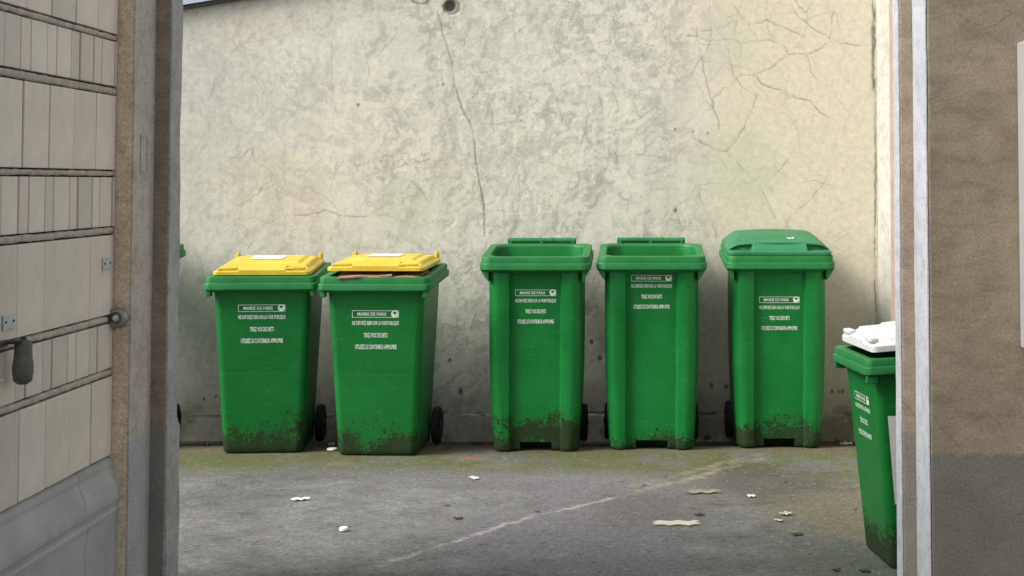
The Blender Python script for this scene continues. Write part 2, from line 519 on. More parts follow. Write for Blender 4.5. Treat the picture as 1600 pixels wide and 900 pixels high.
# mended joint wandering across the yard
cr = np.zeros_like(X)
line = [on_ground(*p) for p in ((575, 892), (610, 877), (660, 860), (720, 843), (790, 818), (840, 803), (900, 791), (950, 779), (985, 770))]
stamp(cr, gx, gy, line, 0.014, 0.85, 0.012, 0.006)
g = mixc(g, (0.44, 0.435, 0.40), cr * 0.9)
cr2 = np.zeros_like(X)
line2 = [on_ground(*p) for p in ((960, 778), (1010, 763), (1060, 752), (1110, 738), (1160, 722), (1210, 710))]
stamp(cr2, gx, gy, line2, 0.020, 0.8, 0.03, 0.006)
stamp(cr2, gx, gy, [(a + 0.01, b + 0.13) for a, b in line2], 0.016, 0.65, 0.03, 0.006)
g = mixc(g, (0.34, 0.305, 0.215), cr2 * 0.8)
# scuffs and speckles
sp = (fbm(X * 60, Y * 60, 191, 2) > 0.80) * (n1 > 0.35)
g = mixc(g, (0.34, 0.34, 0.33), sp * 0.4)
sp2 = (fbm(X * 45 + 31, Y * 45, 197, 2) > 0.83)
g = mixc(g, (0.05, 0.05, 0.045), sp2 * 0.6)
g *= (1 + 0.48 * (RNG.random(X.shape) - 0.5))[..., None]
Z = ground_z(Y) + 0.006 * (n1 - 0.5) + 0.004 * (n2 - 0.5) + 0.002 * (n3 - 0.5) - 0.003 * cr + 0.002 * cr2
ground = grid_mesh('ground', np.stack([X, Y, Z - 0.002], -1), g, 'ground')
tag(ground, kind='structure')

# ================================================================== COURTYARD BACK WALL
back = empty('courtyard_wall', (0, WALL_Y, 0))
tag(back, 'tall cracked cream and grey rendered wall behind the row of bins', 'wall')
wx = axis(-3.8, CORNER_X, 0.005, -9, CORNER_X + 0.001, 60)
wx = wx[wx <= CORNER_X + 0.0005]
wz = np.concatenate([np.arange(-0.08, 2.50, 0.005), np.linspace(2.51, 3.0, 5)])
X, Zc = np.meshgrid(wx, wz)
def PXX(p):
    return (p - CX) / FPX * WALL_Y
def wp(px, py):
    return on_wall(px, py, WALL_Y)
n1 = fbm(X * 1.1 + 3, Zc * 1.1, 201, 6, 0.55)
n2 = fbm(X * 4.3, Zc * 4.3, 221, 6, 0.58)
n3 = fbm(X * 16, Zc * 16, 241, 5, 0.6)
n4 = fbm(X * 48, Zc * 48, 261, 3, 0.6)
ridge = 1 - np.abs(2 * fbm(X * 7, Zc * 7, 281, 5, 0.6) - 1)
col = np.zeros(X.shape + (3,)) + np.array([0.620, 0.612, 0.530])
# left part cooler, right part warm cream paint
col = mixc(col, (0.545, 0.545, 0.490), sstep(PXX(520), PXX(330), X) * sstep(0.3, 0.65, n1) * 0.9)
cream = sstep(PXX(1000), PXX(1170), X + 0.45 * (n1 - 0.5) + 0.45 * (n2 - 0.5))
col = mixc(col, (0.615, 0.568, 0.455), cream)
def wblob(px, py, rpx, rpy):
    x0, z0 = wp(px, py)
    s = WALL_Y / FPX
    d = np.sqrt(((X - x0) / (rpx * s)) ** 2 + ((Zc - z0) / (rpy * s)) ** 2)
    return np.clip(1.2 - d + (n2 - 0.5) * 1.0, 0, 1)
col = mixc(col, (0.590, 0.560, 0.440), sstep(0.1, 0.8, wblob(440, 290, 120, 60)) * 0.7)
col = mixc(col, (0.590, 0.535, 0.455), sstep(0.1, 0.8, wblob(480, 350, 120, 35)) * 0.5)
col = mixc(col, (0.470, 0.510, 0.395), sstep(0.1, 0.9, wblob(640, 320, 55, 60)) * 0.6)
col = mixc(col, (0.500, 0.525, 0.395), sstep(0.1, 0.9, wblob(1150, 260, 100, 75)) * 0.6)
col = mixc(col, (0.500, 0.520, 0.400), sstep(0.1, 0.9, wblob(1130, 70, 50, 60)) * 0.5)
col = mixc(col, (0.585, 0.555, 0.465), sstep(0.1, 0.9, wblob(380, 40, 140, 30)) * 0.8)
# bare, rough, greyer patches where the paint has weathered off
wqx = fbm(X * 2.6 + 40, Zc * 2.6, 501, 5, 0.6)
wqz = fbm(X * 2.6, Zc * 2.6 + 40, 521, 5, 0.6)
wrp = fbm(X * 6 + 7 * wqx, Zc * 6 + 7 * wqz, 541, 7, 0.68)          # domain-warped: scuffed, torn shapes
reg = sstep(PXX(420), PXX(640), X) * sstep(PXX(1150), PXX(1020), X + 0.35 * (n1 - 0.5) + 0.35 * (wrp - 0.5))
reg = np.maximum(reg, 0.62 * sstep(PXX(1000), PXX(900), X))
lowfade = sstep(0.15, 0.5, Zc)
wrp2 = fbm(X * 19 + 9 * wqz, Zc * 14 + 9 * wqx, 561, 6, 0.72)
pm = n1 * 0.34 + wrp * 0.44 + wrp2 * 0.22
peel = sstep(0.485, 0.535, pm) * reg * lowfade * sstep(2.45, 2.2, Zc + 0.3 * (n2 - 0.5))
peel = np.maximum(peel, sstep(0.53, 0.57, wrp * 0.6 + wrp2 * 0.4) * reg * 0.7)
col = mixc(col, (0.520, 0.515, 0.460), peel * 0.48)
col = mixc(col, (0.345, 0.335, 0.300), (0.25 + 0.75 * peel) * reg * sstep(0.54, 0.66, wrp2) * sstep(0.44, 0.56, wrp) * 0.38)
edge = np.clip(1 - np.abs(pm - 0.51) / 0.012, 0, 1) * reg * lowfade * sstep(0.45, 0.62, n1 * 0.5 + n2 * 0.5)
col = mixc(col, (0.300, 0.290, 0.260), edge * 0.55)
# dribbles of dirt, wall darker towards its foot
st = fbm(X * 9, Zc * 0.7, 301, 4, 0.6)
col = mixc(col, (0.36, 0.355, 0.325), sstep(0.56, 0.75, st) * reg * 0.22)
foot = sstep(0.85, 0.15, Zc + 0.35 * (n1 - 0.5))
col = mixc(col, (0.335, 0.325, 0.285), foot * 0.16)
foot2 = sstep(0.30, 0.06, Zc + 0.16 * (n2 - 0.5))
col = mixc(col, (0.230, 0.215, 0.175), foot2 * 0.42)
col = mixc(col, (0.155, 0.165, 0.085), foot2 * sstep(0.5, 0.62, n2) * 0.6)
col *= (0.94 + 0.12 * n4 + 0.10 * (RNG.random(X.shape) - 0.5))[..., None]
col *= (1 - 0.13 * (0.35 + 0.65 * reg) * sstep(0.46, 0.62, wrp2))[..., None]
rid = 1 - np.abs(2 * fbm(X * 5.5 + 9, Zc * 5.5, 411, 6, 0.62) - 1)
scr = sstep(0.955, 0.985, rid) * sstep(0.42, 0.58, fbm(X * 2.1, Zc * 2.1, 431, 3)) * (0.25 + 0.75 * reg) * sstep(0.25, 0.6, Zc)
col = mixc(col, (0.33, 0.325, 0.29), scr * 0.55)
# cracks traced on the wall
ck = np.zeros_like(X)
fine = np.zeros_like(X)
CR = [
 ([(683,18),(688,35),(691,50),(700,78),(706,100),(710,130),(715,150),(722,170),(733,190),(738,205),(742,235),(746,270),(752,300),(757,320),(757,370)], 0.0052, 0.95),
 ([(735,190),(780,195),(800,190),(830,190)], 0.004, 0.5),
 ([(1088,27),(1090,58),(1097,93),(1102,120),(1114,160),(1121,187),(1127,222)], 0.0042, 0.75),
 ([(1108,18),(1119,42),(1134,67),(1141,98),(1149,122),(1159,136),(1186,151),(1212,167),(1234,184),(1246,200),(1250,240),(1252,276)], 0.0042, 0.72),
 ([(1143,4),(1157,24),(1172,42),(1183,64),(1212,60)], 0.0042, 0.75),
 ([(1170,40),(1199,33),(1221,41),(1246,52),(1259,57),(1254,71)], 0.0042, 0.75),
 ([(1234,0),(1248,27),(1274,47),(1314,67),(1359,74)], 0.0045, 0.75),
 ([(1172,107),(1189,131),(1221,143),(1243,153),(1266,158),(1279,176),(1306,187)], 0.0045, 0.85),
 ([(1189,133),(1183,153),(1174,173),(1163,196),(1152,218),(1137,237),(1119,236),(1097,224),(1083,204)], 0.004, 0.65),
 ([(1141,244),(1177,280),(1203,282),(1221,262),(1239,240)], 0.004, 0.6),
 ([(1083,293),(1110,284),(1141,293),(1177,282)], 0.0038, 0.5),
 ([(1188,283),(1188,293),(1203,324),(1214,347)], 0.0038, 0.55),
 ([(1217,62),(1234,84),(1261,85),(1268,111),(1286,136)], 0.004, 0.6),
 ([(1072,56),(1090,57)], 0.0045, 0.8), ([(1097,69),(1112,69)], 0.0045, 0.8), ([(1090,48),(1114,48)], 0.0045, 0.7), ([(1097,96),(1112,94)], 0.0045, 0.7),
 ([(1058,329),(1063,356)], 0.004, 0.6), ([(1243,329),(1230,316),(1217,302)], 0.0038, 0.5), ([(1252,284),(1274,282),(1301,291)], 0.0038, 0.5),
 ([(1243,329),(1270,318)], 0.0036, 0.45), ([(1300,380),(1327,365)], 0.0036, 0.45),
 ([(351,247),(378,247),(391,233),(402,253)], 0.0048, 0.6), ([(391,311),(404,302),(413,289)], 0.0045, 0.55),
 ([(451,338),(480,336),(511,329),(538,338),(587,339)], 0.0048, 0.6), ([(542,356),(541,391)], 0.0042, 0.5),
 ([(518,9),(519,33)], 0.0042, 0.6), ([(519,60),(519,147)], 0.0042, 0.4), ([(811,267),(812,300),(810,355)], 0.0042, 0.5),
 ([(760,329),(790,331),(822,329)], 0.004, 0.45), ([(627,158),(671,156)], 0.0042, 0.5), ([(613,262),(640,257),(676,249)], 0.0055, 0.55),
 ([(335,130),(330,150),(326,160)], 0.005, 0.55), ([(380,300),(376,335),(368,385)], 0.0042, 0.4), ([(480,27),(482,42)], 0.0042, 0.5),
 ([(330,120),(345,290),(380,340)], 0.0036, 0.25), ([(400,340),(420,350),(440,337)], 0.004, 0.4),
 ([(840,90),(870,150),(880,200)], 0.0045, 0.35), ([(900,120),(920,180),(905,240)], 0.0045, 0.35), ([(930,250),(990,240),(1050,248)], 0.0045, 0.4),
 ([(640,280),(660,300),(668,318)], 0.0045, 0.45), ([(600,290),(618,310)], 0.0042, 0.35),
]
rgb = np.random.default_rng(9)
for pts, w, s_ in CR:
    wpts = [wp(*p) for p in pts]
    stamp(ck, wx, wz, wpts, w * 0.74, s_ * 0.85, 0.0052, 0.0025)
    if len(pts) > 3:                      # short side branches
        for q in range(1, len(wpts) - 1, 2):
            aa = rgb.uniform(0, 6.28)
            L_ = rgb.uniform(0.03, 0.09)
            x0, z0 = wpts[q]
            stamp(fine, wx, wz, [(x0, z0), (x0 + L_ * 0.5 * math.cos(aa), z0 + L_ * 0.5 * math.sin(aa)), (x0 + L_ * math.cos(aa + 0.4), z0 + L_ * math.sin(aa + 0.4))], 0.0034, 0.6, 0.004, 0.003)
for q in (0.0, 0.0015):
    stamp(ck, wx, wz, [(x + q, z) for x, z in [wp(*p) for p in CR[0][0]]], 0.0034, 0.66, 0.0036, 0.0025, False)
def crackle(px0, px1, py0, py1, n, amt, seed, w=0.0042):
    a0, z1_ = wp(px0, py0)
    a1, z0_ = wp(px1, py1)
    i0, i1 = np.searchsorted(wx, a0), np.searchsorted(wx, a1)
    j0, j1 = np.searchsorted(wz, z0_), min(np.searchsorted(wz, z1_), len(wz))
    r_ = np.random.default_rng(seed)
    sx_ = r_.uniform(a0 - 0.1, a1 + 0.1, n)
    sz_ = r_.uniform(z0_ - 0.1, z1_ + 0.1, n)
    xx = X[j0:j1, i0:i1] + 0.16 * (wqx[j0:j1, i0:i1] - 0.5) + 0.03 * (n3[j0:j1, i0:i1] - 0.5)
    zz = Zc[j0:j1, i0:i1] + 0.16 * (wqz[j0:j1, i0:i1] - 0.5) + 0.03 * (wrp2[j0:j1, i0:i1] - 0.5)
    F1 = np.full(xx.shape, 9.0)
    F2 = np.full(xx.shape, 9.0)
    for p_, q_ in zip(sx_, sz_):
        d_ = np.hypot(xx - p_, (zz - q_) * 0.8)
        F2 = np.minimum(F2, np.maximum(F1, d_))
        F1 = np.minimum(F1, d_)
    gate = sstep(0.40, 0.60, fbm(X[j0:j1, i0:i1] * 3 + seed, Zc[j0:j1, i0:i1] * 3, seed, 4, 0.6))
    xe = np.clip(np.minimum(X[j0:j1, i0:i1] - a0, a1 - X[j0:j1, i0:i1]) / 0.15, 0, 1)
    np.maximum(fine[j0:j1, i0:i1], amt * gate * xe * np.exp(-((F2 - F1) / w) ** 2), out=fine[j0:j1, i0:i1])
crackle(1050, 1345, -10, 370, 46, 0.75, 613)
crackle(330, 1090, 30, 390, 70, 0.45, 641)
crackle(760, 1100, 0, 380, 60, 0.40, 661)
rg = np.random.default_rng(5)
for k in range(60):        # hairlines everywhere
    x0 = rg.uniform(-2.6, 1.3)
    z0 = rg.uniform(0.6, 2.4)
    a = rg.uniform(0, 6.28)
    pts = [(x0, z0)]
    for q in range(rg.integers(3, 7)):
        a += rg.normal(0, 0.7)
        x0 += 0.05 * math.cos(a)
        z0 += 0.05 * math.sin(a)
        pts.append((x0, z0))
    stamp(fine, wx, wz, pts, 0.0034, rg.uniform(0.15, 0.4), 0.004, 0.003)
# crack along the foot of the wall and the open joint in the corner
fx = np.linspace(-2.75, CORNER_X - 0.01, 40)
fz = 0.082 + 0.02 * (fbm(fx * 2.2, fx * 0, 333, 4) - 0.5)
stamp(ck, wx, wz, list(zip(fx, fz)), 0.0085, 0.95, 0.006, 0.004, False)
cz = np.linspace(0.2, 2.45, 30)
stamp(ck, wx, wz, list(zip(CORNER_X - 0.010 + 0.006 * np.sin(cz * 5), cz)), 0.006, 0.85, 0.004, 0.003, False)
cz2 = np.linspace(1.85, 2.42, 12)
stamp(ck, wx, wz, list(zip(CORNER_X - 0.012 + 0.004 * np.sin(cz2 * 9), cz2)), 0.010, 1.0, 0.004, 0.003)
# chips and pock marks
for px, py, rr in ((925,535,3),(938,560,3.5),(720,612,4),(703,563,2.5),(1148,645,3),(1083,206,1.5),(1106,208,1.3),(338,620,2),(319,624,2),(345,622,2),(693,132,1.6),(1055,202,1.6),(1300,612,2.5),(1310,612,2),(1316,612,2.5),(1112,602,3),(1135,604,3),(1056,329,2.5),(560,164,2)):
    x0, z0 = wp(px, py)
    d = np.sqrt((X - x0) ** 2 + ((Zc - z0) / 1.4) ** 2) / (rr * WALL_Y / FPX)
    ck = np.maximum(ck, np.clip(1.4 - d, 0, 1) * 0.95)
rub = (sstep(0.64, 0.74, n3 * 0.6 + n4 * 0.4) * sstep(0.10, 0.05, Zc)) * 0.9
ck = np.maximum(ck, rub)
col = mixc(col, (0.27, 0.255, 0.215), fine * 0.8)
col = mixc(col, (0.060, 0.052, 0.040), ck * 0.88)
# two old fixing holes filled with cement near the top
x0, z0 = wp(706, 11)
d = np.sqrt((X - x0) ** 2 + (Zc - z0) ** 2) / (14 * WALL_Y / FPX) + 0.5 * (n3 - 0.5)
hole = sstep(1.0, 0.85, d)
col = mixc(col, (0.22, 0.215, 0.18), hole * 0.9)
x1, z1 = wp(703, 9)
hole2 = sstep(0.7, 0.5, np.sqrt((X - x1) ** 2 + (Zc - z1) ** 2) / (14 * WALL_Y / FPX))
col = mixc(col, (0.11, 0.105, 0.085), hole2 * 0.9)
x0, z0 = wp(656, -2)
d = np.sqrt(((X - x0) / 1.6) ** 2 + (Zc - z0) ** 2) / (9 * WALL_Y / FPX) + 0.8 * (n3 - 0.5)
ring = np.clip(1 - np.abs(d - 0.9) / 0.3, 0, 1)
col = mixc(col, (0.12, 0.115, 0.10), ring * 0.85)
# relief, towards the yard is -y
dep = 0.008 * (n1 - 0.5) + 0.0026 * (n2 - 0.5) + 0.0009 * (n3 - 0.5) * (0.3 + reg) + 0.0006 * (n4 - 0.5) * (0.3 + reg)
dep += 0.0006 * peel + 0.0022 * ck + 0.001 * fine + 0.012 * hole * 0.6 + 0.02 * hole2
dep += 0.0007 * (wrp2 - 0.5) * (0.25 + 0.75 * reg)
dep -= 0.0008 * ridge * reg * sstep(0.5, 0.65, n2)
dep -= 0.008 * sstep(0.088, 0.080, Zc + 0.012 * (n2 - 0.5))          # slightly proud skirting
top = 2.375 + (X + 2.55) * 0.165                                     # raking top edge
Zt = np.minimum(Zc, np.maximum(top, 0.6))
P = np.stack([X, dep, Zt], -1)
grid_mesh('render_coat', P, col, 'wall', back)
# masonry body behind the render
v = []
for x in (-9.0, CORNER_X):
    t = max(0.6, 2.375 + (x + 2.55) * 0.165) - 0.004
    v += [(x, 0.03, -0.3), (x, 0.30, -0.3), (x, 0.30, t), (x, 0.03, t)]
pyd('masonry', v, [(0, 1, 2, 3), (4, 7, 6, 5), (0, 4, 5, 1), (1, 5, 6, 2), (2, 6, 7, 3), (3, 7, 4, 0)], 'facade', back)
# zinc flashing on the raking top
v = []
for x in (-9.0, CORNER_X):
    t = max(0.6, 2.375 + (x + 2.55) * 0.165)
    v += [(x, -0.055, t - 0.002), (x, -0.055, t + 0.030), (x, 0.10, t + 0.085), (x, 0.34, t + 0.03), (x, 0.34, t + 0.0), (x, -0.03, t + 0.006)]
pyd('zinc_flashing', v, [(0, 1, 2, 3, 4, 5), (11, 10, 9, 8, 7, 6)] + [(i, (i + 1) % 6, 6 + (i + 1) % 6, 6 + i) for i in range(6)], 'zinc', back)
v = []
for x in (-9.0, CORNER_X - 0.002):
    t = max(0.6, 2.375 + (x + 2.55) * 0.165)
    v += [(x, -0.040, t - 0.022), (x, -0.040, t - 0.004), (x, 0.02, t - 0.004), (x, 0.02, t - 0.022)]
pyd('drip_batten', v, [(0, 1, 2, 3), (7, 6, 5, 4)] + [(i, (i + 1) % 4, 4 + (i + 1) % 4, 4 + i) for i in range(4)], 'dark_steel', back)

# white return wall on the right
rw = empty('return_wall', (CORNER_X + 0.002, 6.6, 0))
tag(rw, 'white painted side wall meeting the back wall at the right corner', 'wall')
box('render_coat', (0, -1.598, -0.2), (0.25, 1.9, 3.4), 'white_wall', rw)
box('timber_post', (-0.028, 1.02, -0.1), (-0.001, 1.13, 2.9), 'timber', rw, 0.003)

# ================================================================== PASSAGE BUILDING
LX = -1.639            # face of the tiled side wall
YT, YM, YO = 4.695, 4.90, 5.00
rj = empty('gateway_wall', (0.944, YT, 0))
tag(rj, 'brown plastered wall at the right with grey lower paint', 'wall')
RX1, RX2 = 0.944, 0.896
box('plaster_face', (0.004, -0.012, -0.2), (1.9, 0.20, 2.45), 'brown_wall', rj, 0.006)
def worn_reveal(name, x, ya, yb, mat, parent, seed):
    v, f = [], []
    zz = np.linspace(-0.2, 2.45, 220)
    e0 = (fbm(zz * 9, zz * 0 + seed, 700 + seed, 5, 0.65) - 0.5) * 0.020
    e1 = (fbm(zz * 9, zz * 0 + seed, 720 + seed, 5, 0.65) - 0.5) * 0.012
    th = (fbm(zz * 4, zz * 0 + seed, 740 + seed, 4) - 0.5) * 0.003
    for i, z in enumerate(zz):
        a0, a1, t0 = ya + max(0.0, e0[i]), yb - max(0.0, e1[i]), x + th[i]
        v += [(t0, a0, z), (t0, a1, z), (x + 0.0035, a1, z), (x + 0.0035, a0, z)]
        if i:
            q0 = 4 * (i - 1)
            for q in range(4):
                f.append((q0 + q, q0 + (q + 1) % 4, q0 + 4 + (q + 1) % 4, q0 + 4 + q))
    return pyd(name, v, f, mat, parent)
worn_reveal('lit_reveal', -0.002, -0.010, 0.2045, 'white_reveal', rj, 3)
box('outer_jamb', (RX2 - RX1 + 0.003, YM - YT + 0.0, -0.2), (1.9, YO - YT, 2.45), 'brown_edge', rj, 0.005)
worn_reveal('outer_reveal', RX2 - RX1 - 0.002, YM - YT + 0.003, YO - YT - 0.003, 'white_reveal', rj, 8)

lj = empty('door_jamb', (-1.586, YT, 0))
tag(lj, 'worn stepped door jamb in tan and brown paint with paler lit reveals at the left', 'jamb')
box('tan_strip', (-0.6, 0.0, -0.2), (-0.004, 0.20, 2.45), 'tan_edge', lj, 0.004)
box('pale_reveal', (-0.0035, 0.001, -0.2), (0.001, 0.2045, 2.45), 'pale_reveal', lj)
box('outer_jamb', (-0.6, 0.205, -0.2), (0.050, 0.322, 2.45), 'brown_edge', lj, 0.005)
bm = bmesh.new()
for a_, b_ in (((0.001, 0.062, 1.410), (0.005, 0.068, 1.535)), ((0.001, 0.128, 1.4105), (0.004, 0.133, 1.5345)), ((0.001, 0.0685, 1.411), (0.0045, 0.1275, 1.416)), ((0.001, 0.0685, 1.529), (0.0045, 0.1275, 1.534))):
    bbox(bm, a_, b_)
from_bm('strike_plate', bm, 'mortar', lj)
# outermost reveal with its thicker painted foot: uneven edge
v, f = [], []
zs = np.linspace(-0.2, 2.61, 90)
for i, z in enumerate(zs):
    ed = 0.318 + 0.004 * math.sin(z * 7.3) + 0.003 * math.sin(z * 23 + 1) + (0.024 if z < 0.585 else 0.0)
    th = 0.0545 + 0.0012 * math.sin(z * 11) + (0.003 if z < 0.585 else 0.0)
    v += [(0.046, 0.207, z), (th, 0.207, z), (th, ed, z), (0.046, ed, z)]
    if i:
        b = 4 * (i - 1)
        for q in range(4):
            f.append((b + q, b + (q + 1) % 4, b + 4 + (q + 1) % 4, b + 4 + q))
pyd('outer_reveal', v, f, 'grey_reveal', lj)

# ---- tiled side wall
tw = empty('tiled_wall', (LX, YT, 0))
tag(tw, 'left passage wall of beige upright tiles above a grey plinth', 'wall')
box('backing', (-0.5, -3.09, -0.2), (-0.012, -0.001, 2.45), 'groove', tw)
box('wall_cap', (-0.52, -3.10, 2.4505), (0.02, -0.001, 2.52), 'mortar', tw, 0.01)
JZ = [0.52, (0.771, 0.793), (0.939, 0.962), (1.217, 1.239), (1.399, 1.417), (1.658, 1.682), (1.830, 1.849), (2.108, 2.130), (2.288, 2.308)]
def tile_mesh(h, w):
    bm = bmesh.new()
    bbox(bm, (-0.018, 0, 0), (0.0, w, h), 0.0028, 2)
    bmesh.ops.recalc_face_normals(bm, faces=bm.faces)
    me = bpy.data.meshes.new('tile')
    bm.to_mesh(me)
    bm.free()
    me.materials.append(M['tile'])
    return me
tcache = {}
def put_tile(y0, y1, z0, z1):
    w, h = y1 - y0 - 0.0075, z1 - z0 - 0.006
    key = (round(w, 2), round(h, 3))
    if key not in tcache:
        tcache[key] = tile_mesh(h, w)
    o = bpy.data.objects.new('tile', tcache[key])
    COL.objects.link(o)
    o.parent = tw
    o.location = (random.uniform(-0.0015, 0.0012), y0 + 0.00375, z0 + 0.003)
    o.rotation_euler = (0, random.uniform(-0.004, 0.004), random.uniform(-0.012, 0.012))
prev = JZ[0]
for k, j in enumerate(JZ[1:]):
    z0, z1 = prev, j[0]
    large = (k % 2 == 0)
    y = -0.002
    if large:
        if k in (2,):
            put_tile(y - 0.030, y, z0, z1)
            y -= 0.030
        while y > -1.75:
            w = 0.179 + random.uniform(-0.004, 0.004)
            put_tile(y - w, y, z0, z1)
            y -= w
    else:
        put_tile(y - 0.026, y, z0, z1)
        y -= 0.026
        a = True
        while y > -1.75:
            w = (0.113 if a else 0.066) + random.uniform(-0.005, 0.005)
            put_tile(y - w, y, z0, z1)
            y -= w
            a = not a
    # raised mortar band of the bed joint: hand-struck, uneven
    v, f = [], []
    ny = 70
    for i in range(ny + 1):
        yy = -1.80 + 1.797 * i / ny
        c = (j[0] + j[1]) / 2 + random.uniform(-0.0012, 0.0012)
        hh = (j[1] - j[0]) / 2 - 0.001 + random.uniform(-0.0012, 0.0012)
        for a in (-1, -0.85, -0.5, 0.5, 0.85, 1):
            v.append((-0.0105 + 0.0100 * max(0, 1 - abs(a) ** 5) ** 0.5, yy, c + a * hh))
        if i:
            b = 6 * (i - 1)
            for q in range(5):
                f.append((b + q, b + q + 1, b + 7 + q, b + 6 + q))
    f.append(tuple(range(ny * 6, ny * 6 + 6)))
    pyd('mortar_band', v, f, 'mortar', tw, True)
    prev = j[1]
# ---- moulded plinth, split by a wandering crack
prof = [(-0.012, 0.517), (0.002, 0.507), (0.004, 0.496), (0.004, 0.484), (0.007, 0.474), (0.012, 0.460), (0.018, 0.444), (0.023, 0.428), (0.027, 0.412), (0.029, 0.398), (0.029, 0.386), (0.024, 0.382), (0.022, 0.370), (0.022, 0.362), (0.028, 0.358), (0.028, 0.350), (0.021, 0.346), (0.021, 0.2), (0.021, 0.0), (0.021, -0.2)]
pp = []
for a, b in zip(prof[:-1], prof[1:]):
    n = 10 if abs(a[1] - b[1]) > 0.1 else 3
    for i in range(n):
        t = i / n
        pp.append((a[0] + (b[0] - a[0]) * t, a[1] + (b[1] - a[1]) * t))
pp.append(prof[-1])
def ycrack(z):
    return -0.275 + 0.018 * math.sin(z * 24 + 0.6) * (1 if z > 0.33 else 0.25) + 0.006 * math.sin(z * 61)
def plinth(y0f, y1f):
    v, f = [], []
    ny = 24
    m = len(pp)
    for i in range(ny + 1):
        for (x, z) in pp:
            a, b = y0f(z), y1f(z)
            yy = a + (b - a) * i / ny
            v.append((x + 0.0012 * math.sin(yy * 31 + z * 17) * (0.4 + math.sin(yy * 7.0)), yy, z))
        if i:
            q0 = m * (i - 1)
            for q in range(m - 1):
                f.append((q0 + q, q0 + q + 1, q0 + m + q + 1, q0 + m + q))
    # end caps back to the wall
    for i in (0, ny):
        base = len(v)
        for (x, z) in pp:
            v.append((-0.0118, v[m * i + pp.index((x, z))][1], z))
        for q in range(m - 1):
            f.append((m * i + q, m * i + q + 1, base + q + 1, base + q))
    autosmooth(pyd('plinth_slab', v, f, 'plinth', tw), 40)
plinth(lambda z: -2.0, lambda z: ycrack(z) - 0.002)
plinth(lambda z: ycrack(z) + 0.002, lambda z: 0.012 + 0.006 * math.sin(z * 30))
box('plinth_slab', (-0.010, -3.08, -0.2), (0.034, -2.004, 0.36), 'plinth', tw)

# ---- small fittings on the tiled wall
pl = []
for (px, py) in ((168, 412), (15, 503)):
    r = _ray(px, py)
    r = r * ((LX + 0.006) / r[0])
    pl.append((r[1], r[2] + EYE))
for i, (yy, zz) in enumerate(pl):
    o = empty('keeper_plate', (LX + 0.002, yy, zz))
    tag(o, ['small white metal plate on the tiles above the steel disc', 'small white metal plate on the tiles above the hanging roller'][i], 'plate', 'keeper plates on the tiled wall')
    bm = bmesh.new()
    bbox(bm, (0, -0.035, -0.020), (0.004, 0.035, 0.020), 0.001, 1)
    for s_ in (-1, 1):
        bbox(bm, (0.0, -0.012 * s_ - 0.008, -0.004 + 0.014 * s_), (0.006, -0.012 * s_ + 0.008, 0.004 + 0.014 * s_), 0.001, 1)
    from_bm('plate', bm, 'plate', o)
    for s_ in (-1, 1):
        lathe('screw', [(0.004, 0.003), (0.004, 0.006), (0.0015, 0.0065)], 'X', 'dark_steel', o, 10, (0, 0.024 * s_, 0.001))

# steel disc on the jamb
dx, dz = on_wall(181, 497, 4.66)
o = empty('holdback_disc', (dx, 4.66, dz))
tag(o, 'round steel hold-back disc bolted where the tiles meet the tan strip', 'door stop')
lathe('disc', [(0.029, 0.034), (0.031, 0.030), (0.031, 0.006), (0.028, 0.0), (0.020, -0.003), (0.012, 0.003)], 'Y', 'steel', o, 28)
lathe('bolt', [(0.009, 0.004), (0.009, -0.010), (0.006, -0.013)], 'Y', 'plate', o, 12)
box('lug', (-0.040, -0.012, -0.010), (-0.006, 0.012, 0.010), 'dark_steel', o, 0.003)
box('arm', (-0.058, -0.12, 0.004), (-0.028, -0.004, 0.018), 'dark_steel', o, 0.003)
lathe('nut', [(0.008, -0.02), (0.008, 0.0)], 'X', 'plate', o, 8, (-0.030, -0.085, 0.004))

# hanging roller nearer the camera
r = _ray(36, 566)
r = r * ((LX + 0.045) / r[0])
ry, rz = r[1], r[2] + EYE
o = empty('door_roller', (LX + 0.045, ry, rz))
tag(o, 'dark grey rubber roller hanging from a steel arm on the tiled wall', 'door stop')
lathe('roller', [(0.012, 0.058), (0.020, 0.055), (0.0225, 0.047), (0.0225, 0.030), (0.0235, 0.010), (0.0262, -0.004), (0.0268, -0.020), (0.0262, -0.034), (0.0235, -0.0345), (0.0235, -0.040), (0.0255, -0.0405), (0.022, -0.050), (0.012, -0.057)], 'Z', 'roller', o, 28)
lathe('pin', [(0.008, 0.050), (0.008, 0.066), (0.004, 0.068)], 'Z', 'dark_steel', o, 12)
bm = bmesh.new()
bbox(bm, (-0.055, -0.16, 0.046), (-0.030, -0.015, 0.060), 0.003, 1)
bbox(bm, (-0.050, -0.030, 0.050), (0.006, -0.002, 0.0595), 0.003, 1)
from_bm('arm', bm, 'dark_steel', o)
lathe('stud', [(0.006, -0.050), (0.006, -0.030), (0.003, -0.028)], 'X', 'plate', o, 10, (0, -0.055, -0.042))

